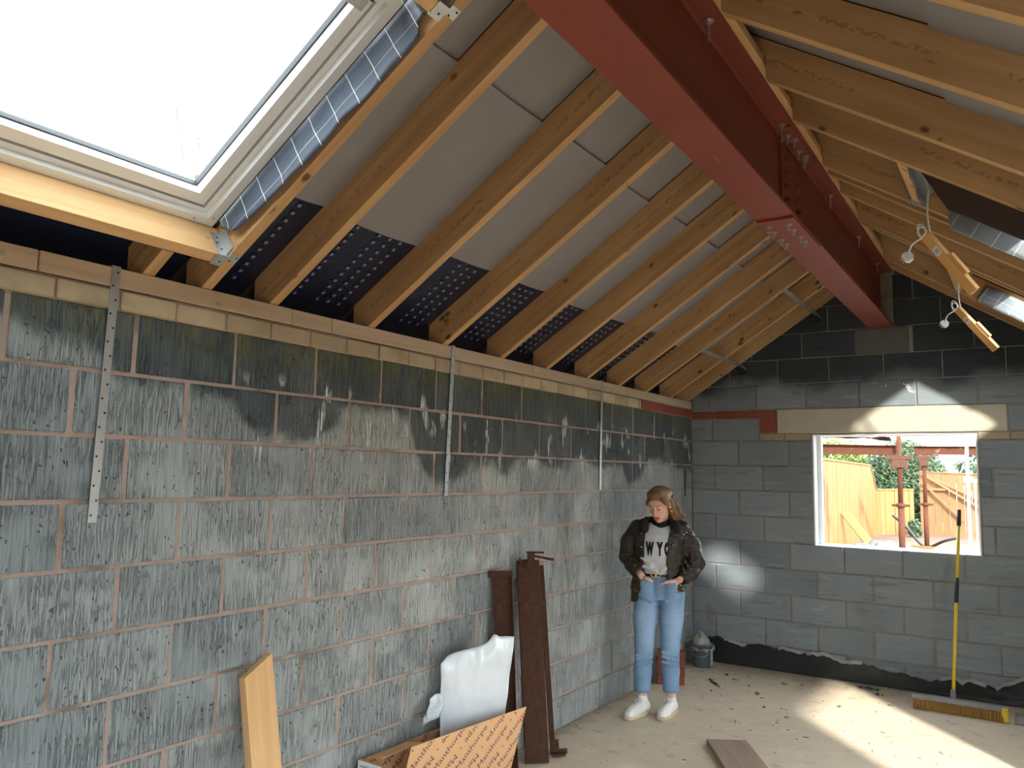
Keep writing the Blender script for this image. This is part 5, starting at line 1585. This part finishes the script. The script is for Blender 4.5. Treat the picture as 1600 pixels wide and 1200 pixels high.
M['belt'] = simple('black_leather', srgb(22, 20, 20), 0.4, 0, 0.1)
M['gold'] = simple('gold_metal', srgb(214, 180, 110), 0.3, 0.9, 0.05)
M['shoe'] = simple('white_leather', srgb(226, 224, 218), 0.5, 0, 0.05)
M['sole'] = simple('cream_rubber', srgb(196, 184, 158), 0.7, 0, 0.12)
M['sock'] = mat_fabric('white_sock', srgb(214, 212, 220), srgb(230, 228, 232), 200.0, 0.95, 0.3)

PERSON_LOC = (0.42, 5.48, 0.0); PERSON_RZ = math.atan2(0.386, 0.92)
# joints in the figure's own frame: X to the picture's right, -Y towards the camera
HIPR, KNR, ANR = (-0.085, 0.005, 0.86), (-0.100, -0.045, 0.475), (-0.115, -0.030, 0.095)
HIPL, KNL, ANL = (0.095, 0.010, 0.86), (0.080, -0.020, 0.475), (0.083, 0.030, 0.095)
SHR, ELR, WRR = (-0.146, 0.035, 1.290), (-0.222, 0.045, 1.085), (-0.128, -0.085, 0.975)
SHL, ELL, WRL = (0.158, 0.040, 1.290), (0.268, 0.030, 1.060), (0.150, -0.092, 0.952)
TORSO = [(0.84, 0.005, 0.02, 0.160, 0.100), (0.90, 0.005, 0.02, 0.158, 0.105), (0.985, 0.000, 0.01, 0.128, 0.088), (1.06, 0.000, 0.01, 0.128, 0.090), (1.16, 0.002, 0.005, 0.145, 0.108), (1.25, 0.004, 0.015, 0.152, 0.098), (1.30, 0.006, 0.025, 0.135, 0.076), (1.335, 0.006, 0.03, 0.085, 0.058)]
HEADC = np.array((0.006, -0.020, 1.462))
yaw_h, pit_h, rol_h = RAD(-24), RAD(24), RAD(-4)
RH = np.array((Matrix.Rotation(yaw_h, 3, 'Z') @ Matrix.Rotation(pit_h, 3, 'X') @ Matrix.Rotation(rol_h, 3, 'Y')))
def H(p): return tuple(HEADC + RH @ np.array(p, float))

# ---- body: one continuous skin surface, head to ankles, fingers and all
B = Vol((-0.36, -0.26, 0.06), (0.38, 0.20, 1.62), 0.0042)
B.rings(TORSO, 0.03, shrink=0.014)
for sgn, (h, kn, an) in ((-1, (HIPR, KNR, ANR)), (1, (HIPL, KNL, ANL))):
    B.chain([h, kn, an], [0.068, 0.044, 0.030], 0.03)
for sh, el, wr in ((SHR, ELR, WRR), (SHL, ELL, WRL)):
    B.chain([sh, el, wr], [0.042, 0.029, 0.023], 0.02)
B.cap((0.006, 0.035, 1.31), H((0, 0.020, -0.06)), 0.050, 0.048, 0.02)
# head
B.ell(H((0, 0.016, 0.036)), (0.071, 0.090, 0.080), 0.02, R=RH)
B.ell(H((0, -0.026, -0.034)), (0.057, 0.062, 0.074), 0.025, R=RH)
B.ell(H((0, -0.060, -0.094)), (0.022, 0.018, 0.016), 0.018, R=RH)
B.ell(H((0, -0.066, 0.040)), (0.046, 0.022, 0.022), 0.02, R=RH)
for sx in (-1, 1):
    B.ell(H((sx * 0.034, -0.058, -0.022)), (0.020, 0.016, 0.018), 0.015, R=RH)       # cheek
    B.ell(H((sx * 0.030, -0.092, 0.010)), (0.017, 0.014, 0.011), 0.008, 'sub', R=RH)   # socket
    B.ell(H((sx * 0.030, -0.074, 0.007)), (0.016, 0.013, 0.012), 0.004, R=RH)         # lidded eye
    B.ell(H((sx * 0.074, 0.016, -0.008)), (0.010, 0.019, 0.030), 0.006, R=RH)         # ear
    B.ell(H((sx * 0.009, -0.094, -0.032)), (0.008, 0.009, 0.007), 0.005, R=RH)        # nostril wing
B.cap(H((0, -0.084, 0.016)), H((0, -0.104, -0.026)), 0.007, 0.0105, 0.007)
B.cap(H((-0.016, -0.080, -0.0575)), H((0.016, -0.080, -0.0575)), 0.0075, k=0.006)
B.cap(H((-0.013, -0.079, -0.069)), H((0.013, -0.079, -0.069)), 0.0085, k=0.006)
B.cap(H((-0.020, -0.090, -0.0632)), H((0.020, -0.090, -0.0632)), 0.003, k=0.003, mode='sub')
# hands: palm into the pocket, four fingers inside it, thumb hooked outside
def hand(wr, palm, tip, thumb, sx):
    wr, palm, tip = np.array(wr), np.array(palm), np.array(tip)
    d = (tip - palm) / np.linalg.norm(tip - palm)
    side = np.cross(d, (0, -1, 0)); side /= np.linalg.norm(side)
    B.cap(wr, palm, 0.022, 0.024, 0.012, sy=0.75)
    B.cap(palm - side * 0.020, palm + side * 0.020 + d * 0.004, 0.016, 0.016, 0.012)
    for q, ln in ((-0.030, 0.052), (-0.010, 0.066), (0.010, 0.070), (0.030, 0.060)):
        a = palm + side * q + d * 0.012; m_ = a + d * ln * 0.5 + np.array((0, -0.004, 0)); e = a + d * ln + np.array((0, 0.008, 0))
        B.chain([a, m_, e], [0.0095, 0.0088, 0.0075], 0.003)
    B.chain([wr + (palm - wr) * 0.55] + [np.array(t) for t in thumb], [0.013, 0.0115, 0.0105, 0.008], 0.006)
hand(WRR, (-0.090, -0.092, 0.925), (-0.080, -0.082, 0.855), [(-0.088, -0.116, 0.950), (-0.066, -0.122, 0.944), (-0.044, -0.119, 0.930)], -1)
hand(WRL, (0.094, -0.094, 0.918), (0.090, -0.082, 0.848), [(0.084, -0.120, 0.938), (0.052, -0.126, 0.932), (0.018, -0.119, 0.918)], 1)
body_me = B.mesh('person', [M['skin'], M['lips'], M['brow'], M['lash']])
person = bpy.data.objects.new('person', body_me); COL.objects.link(person)
person.location = PERSON_LOC; person.rotation_euler = (0, 0, PERSON_RZ)
tag(person, 'woman in dark open jacket, grey sweatshirt and blue jeans, hands in pockets', 'person')
# colour lips, brows and lash lines by face position in the head's frame
nf = len(body_me.polygons); cen = np.empty(nf * 3, np.float32); body_me.polygons.foreach_get('center', cen); cen = cen.reshape(-1, 3)
loc = (cen - HEADC) @ RH
mi = np.zeros(nf, np.int32)
ax_ = np.abs(loc[:, 0])
mi[(ax_ < 0.021) & (loc[:, 1] < -0.074) & (loc[:, 2] < -0.053) & (loc[:, 2] > -0.076 + ax_ * 0.25)] = 1
arch = 0.027 + 0.006 * np.clip(1 - ((ax_ - 0.033) / 0.02) ** 2, -1, 1)
mi[(ax_ > 0.014) & (ax_ < 0.048) & (loc[:, 1] < -0.05) & (np.abs(loc[:, 2] - arch) < 0.0035)] = 2
mi[(ax_ > 0.017) & (ax_ < 0.043) & (loc[:, 1] < -0.06) & (np.abs(loc[:, 2] - 0.000 + 0.003 * (1 - ((ax_ - 0.03) / 0.013) ** 2)) < 0.0028)] = 3
body_me.polygons.foreach_set('material_index', mi)

def pchild(name, me, parent=None):
    o = bpy.data.objects.new(name, me); COL.objects.link(o); o.parent = parent or person
    return o
# ---- jeans
J = Vol((-0.24, -0.19, 0.14), (0.25, 0.20, 1.00), 0.0055)
J.rings([(0.80, 0.005, 0.022, 0.165, 0.108), (0.845, 0.005, 0.024, 0.172, 0.118), (0.90, 0.005, 0.022, 0.165, 0.114), (0.985, 0.000, 0.010, 0.132, 0.094)], 0.03)
J.chain([(-0.083, 0.005, 0.83), (-0.098, -0.020, 0.66), (-0.100, -0.045, 0.475), (-0.112, -0.030, 0.30), (-0.116, -0.026, 0.10)], [0.088, 0.082, 0.066, 0.061, 0.056], 0.02)
J.chain([(0.093, 0.012, 0.83), (0.088, 0.000, 0.66), (0.080, -0.020, 0.475), (0.083, 0.010, 0.30), (0.085, 0.024, 0.10)], [0.091, 0.084, 0.065, 0.060, 0.056], 0.02)
for sx, kx, ky in ((-1, -0.100, -0.05), (1, 0.080, -0.025)):        # creases behind and over the knees
    for dz, rr in ((0.40, 0.010), (0.43, 0.008), (0.365, 0.009)):
        J.cap((kx - 0.055, ky - 0.045, dz + 0.012 * sx), (kx + 0.055, ky - 0.055, dz - 0.012 * sx), rr, k=0.018)
for sx in (-1, 1):
    J.cap((sx * 0.05, -0.095, 0.79), (sx * 0.13, -0.075, 0.83), 0.012, k=0.02)
    J.cap((sx * 0.092, -0.094, 0.915), (sx * 0.088, -0.090, 0.85), 0.040, 0.038, 0.03, sy=0.62)    # hands bulging the pockets
J.op(lambda x, y, z: np.maximum(0.158 - z, z - 0.978) + 0 * x + 0 * y, (-1, -1, 0), (1, 1, 2), 0.004, 'and')
for p0 in ((-0.116, -0.026), (0.085, 0.024)):
    J.cap((p0[0], p0[1], 0.05), (p0[0], p0[1], 0.20), 0.047, 0.040, 0.006, 'sub')
jeans = pchild('jeans', J.mesh('jeans', M['jeans']))
MB().tube(smooth_path([(-0.012, -0.092, 0.965), (-0.010, -0.104, 0.92), (-0.006, -0.110, 0.87), (0.000, -0.098, 0.82)]), 0.003, 6).build('fly_seam', M['jeans'], jeans, True)
# ---- sweatshirt and roll neck
S_ = Vol((-0.22, -0.17, 0.95), (0.23, 0.16, 1.36), 0.005)
SW = [(0.975, 0.0, 0.01, 0.137, 0.100), (1.01, 0.0, 0.008, 0.146, 0.110), (1.08, 0.0, 0.005, 0.146, 0.112), (1.16, 0.002, 0.002, 0.158, 0.124), (1.25, 0.004, 0.014, 0.160, 0.108), (1.295, 0.006, 0.025, 0.130, 0.084), (1.325, 0.006, 0.03, 0.085, 0.066)]
S_.rings(SW, 0.02)
for a, b in (((-0.11, -0.095, 1.03), (-0.02, -0.112, 1.005)), ((0.10, -0.09, 1.05), (0.02, -0.112, 1.01)), ((-0.12, -0.09, 1.09), (-0.06, -0.11, 1.05))):
    S_.cap(a, b, 0.007, k=0.03)
S_.cap((0.006, 0.018, 1.305), (0.006, -0.02, 1.42), 0.052, 0.070, 0.008, 'sub')
S_.op(lambda x, y, z: 0.978 - z + 0 * x + 0 * y, (-1, -1, 0), (1, 1, 2), 0.004, 'and')
sw_me = S_.mesh('sweatshirt', M['sweat'])
sweat = pchild('sweatshirt', sw_me)
TN = Vol((-0.12, -0.13, 1.24), (0.13, 0.13, 1.42), 0.004)
TN.cap((0.006, 0.024, 1.245), H((0, 0.016, -0.088)), 0.090, 0.058, 0.01)
TN.op(lambda x, y, z: z - (1.352 + 0.25 * (y - 0.0)) + 0 * x, (-1, -1, 0), (1, 1, 2), 0.006, 'and')
pchild('roll_neck', TN.mesh('roll_neck', M['black_knit']))
# lettering across the chest, laid on the cloth
from mathutils.bvhtree import BVHTree
bvh = BVHTree.FromPolygons([v.co.copy() for v in sw_me.vertices], [tuple(p.vertices) for p in sw_me.polygons])
lt = MB()
for ch, cx, wd in (('N', -0.180, 0.050), ('E', -0.122, 0.044), ('W', -0.062, 0.058), ('Y', 0.008, 0.046), ('O', 0.060, 0.042), ('R', 0.110, 0.042), ('K', 0.156, 0.044)):
    vs, fs = text_mesh(ch, 0.1, 0.009)
    xs = [v[0] for v in vs]; ys = [v[1] for v in vs]
    x0, x1, y0_, y1_ = min(xs), max(xs), min(ys), max(ys)
    bm = bmesh.new(); bv = [bm.verts.new(v) for v in vs]
    for f in fs:
        try: bm.faces.new([bv[i] for i in f])
        except ValueError: pass
    bmesh.ops.triangulate(bm, faces=bm.faces[:])
    bmesh.ops.subdivide_edges(bm, edges=[e for e in bm.edges if e.calc_length() > 0.02], cuts=3, use_grid_fill=True)
    pv = []; ok = True
    for v in bm.verts:
        X = cx + ((v.co.x - x0) / (x1 - x0) - 0.5) * wd; Z = 1.158 + ((v.co.y - y0_) / (y1_ - y0_) - 0.5) * 0.098
        hit = bvh.ray_cast(Vector((X, -0.5, Z)), Vector((0, 1, 0)))
        if hit[0] is None: ok = False; break
        pv.append(hit[0] + Vector((0, -0.0018, 0)))
    if ok:
        bm.verts.index_update()
        lt.add(pv, [tuple(v.index for v in f.verts) for f in bm.faces])
    bm.free()
o = lt.build('printed_lettering', M['black_knit'], sweat)
# ---- belt with twin-ring buckle
bl_ = Vol((-0.17, -0.14, 0.94), (0.17, 0.14, 1.01), 0.004)
bl_.rings([(0.958, 0.0, 0.012, 0.139, 0.101), (0.996, 0.0, 0.010, 0.136, 0.099)], 0.004)
belt = pchild('belt', bl_.mesh('belt', M['belt']))
for cx in (-0.034, -0.006):
    MB().tube([(cx + 0.019 * math.cos(a), -0.0955 - 0.001 * abs(cx), 0.978 + 0.019 * math.sin(a)) for a in np.linspace(0, 2 * math.pi, 25)], 0.0035, 6, False).build('buckle_ring', M['gold'], belt, True)
# ---- jacket, hanging open
K = Vol((-0.36, -0.24, 0.74), (0.38, 0.22, 1.42), 0.0055)
JK = [(0.74, 0.0, 0.025, 0.200, 0.140), (0.86, 0.0, 0.025, 0.196, 0.140), (1.00, 0.002, 0.022, 0.182, 0.136), (1.12, 0.004, 0.016, 0.184, 0.142), (1.24, 0.005, 0.020, 0.190, 0.130), (1.31, 0.006, 0.028, 0.172, 0.104), (1.355, 0.006, 0.034, 0.105, 0.080)]
K.rings(JK, 0.02)
K.rings(JK, 0.008, 'sub', shrink=0.016)
K.op(lambda x, y, z: -(z - (0.828 + 0.30 * x)) + 0 * y, (-1, -1, 0), (1, 1, 2), 0.006, 'and')
def front_gap(x, y, z):       # the opening down the front
    xl = np.interp(z, [0.74, 0.90, 1.05, 1.20, 1.34], [-0.150, -0.128, -0.104, -0.098, -0.082])
    xr = np.interp(z, [0.74, 0.90, 0.96, 1.05, 1.20, 1.34], [0.100, 0.092, 0.062, 0.052, 0.062, 0.094])
    return np.maximum(np.maximum(xl - x, x - xr), y - 0.02)
K.op(front_gap, (-0.2, -0.3, 0.7), (0.2, 0.03, 1.45), 0.006, 'sub')
K.chain([SHR, (-0.205, 0.045, 1.19), ELR], [0.064, 0.066, 0.062], 0.018)
K.chain([ELR, (-0.185, -0.02, 1.03), (-0.145, -0.070, 0.985)], [0.060, 0.054, 0.050], 0.015)
K.chain([SHL, (0.232, 0.042, 1.18), ELL], [0.066, 0.066, 0.062], 0.018)
K.chain([ELL, (0.225, -0.02, 0.995), (0.172, -0.072, 0.962)], [0.060, 0.054, 0.050], 0.015)
for sh, el, wr, sx in ((SHR, ELR, WRR, -1), (SHL, ELL, WRL, 1)):    # sleeve rucks
    sh, el, wr = map(np.array, (sh, el, wr))
    for t in (0.35, 0.6, 0.8, 0.95):
        c = sh + (el - sh) * t; K.cap(c + np.array((-0.05, -0.035, 0.014 * sx)), c + np.array((0.05, -0.035, -0.014 * sx)), 0.016, k=0.02)
    for t in (0.2, 0.45, 0.7):
        c = el + (wr - el) * t; K.cap(c + np.array((-0.02, -0.04, 0.045)), c + np.array((0.02, -0.04, -0.045)), 0.012, k=0.018)
# hollow cuffs
K.cap((-0.135, -0.085, 0.978), (-0.100, -0.125, 0.945), 0.036, 0.040, 0.004, 'sub')
K.cap((0.158, -0.085, 0.956), (0.110, -0.125, 0.930), 0.036, 0.040, 0.004, 'sub')
# pocket flaps
jacket = pchild('jacket', K.mesh('jacket', M['jacket']))
for sx, cx in ((-1, -0.165), (1, 0.135)):
    pf = Vol((cx - 0.06, -0.20, 0.84), (cx + 0.06, 0.02, 0.96), 0.004)
    pf.rings([(0.862, 0.0, 0.022, 0.206, 0.146), (0.925, 0.0, 0.022, 0.197, 0.142)], 0.004)
    pf.op(lambda x, y, z: np.maximum(np.abs(x - cx) - 0.048, y + 0.01) + 0 * z, (-1, -1, 0), (1, 1, 2), 0.006, 'and')
    pchild('pocket_flap', pf.mesh('pocket_flap', M['jacket']), jacket)
CO = Vol((-0.20, -0.18, 1.24), (0.21, 0.20, 1.44), 0.0045)
CO.rings([(1.275, 0.006, 0.030, 0.128, 0.100), (1.32, 0.006, 0.035, 0.118, 0.094), (1.372, 0.006, 0.045, 0.104, 0.088)], 0.012)
CO.ell((-0.104, -0.052, 1.312), (0.036, 0.036, 0.056), 0.03); CO.ell((0.118, -0.048, 1.304), (0.040, 0.036, 0.056), 0.03)
CO.cap((0.006, 0.025, 1.25), (0.006, 0.030, 1.45), 0.078, 0.080, 0.008, 'sub')
CO.op(lambda x, y, z: np.maximum(np.maximum(-0.070 - x, x - 0.082), y - 0.01) + 0 * z, (-0.2, -0.3, 1.2), (0.2, 0.05, 1.5), 0.01, 'sub')
pchild('collar', CO.mesh('collar', M['collar']), jacket)
# tan lining showing where the front flares
def lin(u, v):
    z = 0.855 + 0.12 * v; xl = float(np.interp(z, [0.74, 0.90, 1.05], [-0.150, -0.128, -0.104]))
    x = xl - 0.012 - 0.026 * (1 - u) * (1.15 - v) + 0.030 * (1 - v) * u
    return (x, -0.074 + 0.004 * math.sin(v * 9) - 0.012 * u, z)
o = MB().grid(lin, 8, 14).build('lining', M['lining'], jacket, True); thick(o, 0.003)
for p in ((-0.118, -0.118, 1.262), (-0.120, -0.128, 1.170), (-0.132, -0.124, 0.985), (0.098, -0.118, 1.190), (0.175, -0.070, 1.262), (0.196, -0.055, 1.275), (0.150, -0.118, 0.915), (0.128, -0.128, 0.875)):
    d = Vector((p[0] * 0.6, -1, 0)).normalized()
    MB().tube([Vector(p) - d * 0.006, Vector(p) + d * 0.006], 0.0055, 8).build('press_stud', M['bolt'], jacket, True)
# ---- hair: swept back cap, knot and loose curls over her left shoulder
HR = Vol((-0.14, -0.16, 1.34), (0.20, 0.16, 1.64), 0.004)
HR.ell(H((0, 0.022, 0.046)), (0.081, 0.096, 0.088), 0.01, R=RH)
HR.ell(H((0.0, -0.020, 0.100)), (0.060, 0.052, 0.034), 0.02, R=RH)
HR.ell(H((0.02, 0.085, 0.045)), (0.055, 0.045, 0.055), 0.025, R=RH)
HR.ell(H((0.072, 0.042, -0.030)), (0.030, 0.045, 0.065), 0.02, R=RH)
HR.ell(H((-0.066, 0.035, -0.015)), (0.022, 0.045, 0.055), 0.02, R=RH)
HR.ell(H((0, -0.062, -0.018)), (0.060, 0.085, 0.078), 0.012, 'sub', R=RH)
HR.ell(H((0.078, 0.000, -0.012)), (0.016, 0.018, 0.030), 0.008, 'sub', R=RH)
HR.op(lambda x, y, z: -0.010 * np.sin(((x - HEADC[0]) * RH[0, 0] + (y - HEADC[1]) * RH[1, 0] + (z - HEADC[2]) * RH[2, 0]) * 260.0) * 0.25 + 0.5 + 0 * x, (-1, -1, 0), (1, 1, 2), 0.001, 'add')
hair = pchild('hair', HR.mesh('hair', M['hair']))
rh = random.Random(21); cl = MB()
for i in range(64):
    s0 = Vector(H((rh.uniform(0.045, 0.082), rh.uniform(0.035, 0.095), rh.uniform(-0.03, 0.05))))
    ex = rh.uniform(0.080, 0.165); e = Vector((ex, rh.uniform(0.015, 0.085), rh.uniform(1.270, 1.345)))
    ph, fr, am = rh.uniform(0, 6), rh.uniform(1.2, 2.0), rh.uniform(0.014, 0.026)
    pts = []
    for k in range(13):
        t = k / 12; p = s0.lerp(e, t) + Vector((0.022 * math.sin(math.pi * t), 0, 0.0))
        pts.append(p + Vector((math.cos(ph + fr * 6.28 * t), math.sin(ph + fr * 6.28 * t), 0)) * am * (0.3 + t))
    cl.tube(pts, [0.0066] * 10 + [0.005, 0.0035, 0.0015], 5)
for i in range(26):           # wisps round the face
    sx = rh.choice((-1, 1, 1)); a = Vector(H((sx * 0.05, -0.060, 0.078))); e = Vector(H((sx * rh.uniform(0.070, 0.086), rh.uniform(-0.03, 0.01), rh.uniform(-0.02, 0.02))))
    pts = [a.lerp(e, t / 6) + Vector((sx * 0.010 * math.sin(math.pi * t / 6), -0.012 * math.sin(math.pi * t / 6), 0.004 * math.sin(t + i))) for t in range(7)]
    cl.tube(pts, [0.003] * 5 + [0.002, 0.001], 5)
o = cl.build('curls', M['hair'], hair, True); o['kind'] = 'stuff'
er = MB().tube([H((0.082, -0.002, -0.036)), H((0.083, -0.003, -0.052))], [0.0045, 0.0055], 8).build('earring', M['gold'], person, True)
# ---- shoes and socks
for nm, an, dr in (('image_left', ANR, (-0.50, -0.866)), ('image_right', ANL, (-0.34, -0.94))):
    d = np.array((dr[0], dr[1], 0.0)); s = np.array((-dr[1], dr[0], 0.0)); a0 = np.array((an[0], an[1], 0.0))
    RF = np.stack([s, -d, np.array((0, 0, 1.0))], 1)           # local x across, -y forward
    P = lambda x, f, z: tuple(a0 + s * x + d * f + np.array((0, 0, z)))
    lo = a0 + np.minimum(d * 0.24, 0) - 0.09; hi = a0 + np.maximum(d * 0.24, 0) + 0.09
    SO = Vol((lo[0], lo[1], -0.01), (hi[0], hi[1], 0.18), 0.0038)
    SO.chain([P(0, -0.045, 0.052), P(0, 0.03, 0.054), P(-0.003, 0.12, 0.042), P(-0.002, 0.165, 0.036)], [0.036, 0.038, 0.040, 0.036], 0.02)
    SO.cap(P(0, -0.025, 0.06), P(0, -0.010, 0.098), 0.036, 0.036, 0.02)
    SO.cap(P(0, 0.02, 0.070), P(0, 0.085, 0.062), 0.026, 0.024, 0.02)
    SO.cap(P(0, -0.006, 0.085), P(0, 0.006, 0.15), 0.028, 0.030, 0.006, 'sub')
    SO.op(lambda x, y, z: 0.018 - z + 0 * x + 0 * y, (-1, -1, -1), (1, 1, 1), 0.003, 'and')
    shoe = pchild('shoe', SO.mesh('shoe', M['shoe']))
    SL = Vol((lo[0], lo[1], -0.01), (hi[0], hi[1], 0.06), 0.0038)
    SL.chain([P(0, -0.046, 0.02), P(0, 0.04, 0.02), P(-0.003, 0.125, 0.02), P(-0.002, 0.168, 0.02)], [0.039, 0.040, 0.044, 0.040], 0.02)
    SL.op(lambda x, y, z: np.maximum(0.001 - z, z - 0.027) + 0 * x + 0 * y, (-1, -1, -1), (1, 1, 1), 0.004, 'and')
    pchild('sole', SL.mesh('sole', M['sole']), shoe)
    for k in range(5):
        f = 0.045 + 0.016 * k; zz = 0.094 - 0.0042 * k
        MB().tube(smooth_path([P(-0.022, f, zz - 0.012), P(0, f + 0.003, zz), P(0.022, f, zz - 0.012)], 4), 0.003, 6).build('lace', M['sock'], shoe, True)
    for sx in (-1, 1):
        MB().tube(smooth_path([P(0, 0.040, 0.098), P(sx * 0.016, 0.034, 0.108), P(sx * 0.028, 0.046, 0.098), P(sx * 0.020, 0.060, 0.088)], 5), 0.0026, 6).build('lace', M['sock'], shoe, True)
    SK = Vol((an[0] - 0.06, an[1] - 0.06, 0.06), (an[0] + 0.06, an[1] + 0.06, 0.16), 0.004)
    SK.cap((an[0], an[1], 0.07), (an[0], an[1], 0.18), 0.0335, 0.0345, 0.004)
    SK.op(lambda x, y, z: z - 0.138 + 0 * x + 0 * y, (-1, -1, -1), (1, 1, 1), 0.003, 'and')
    pchild('sock', SK.mesh('sock', M['sock']))
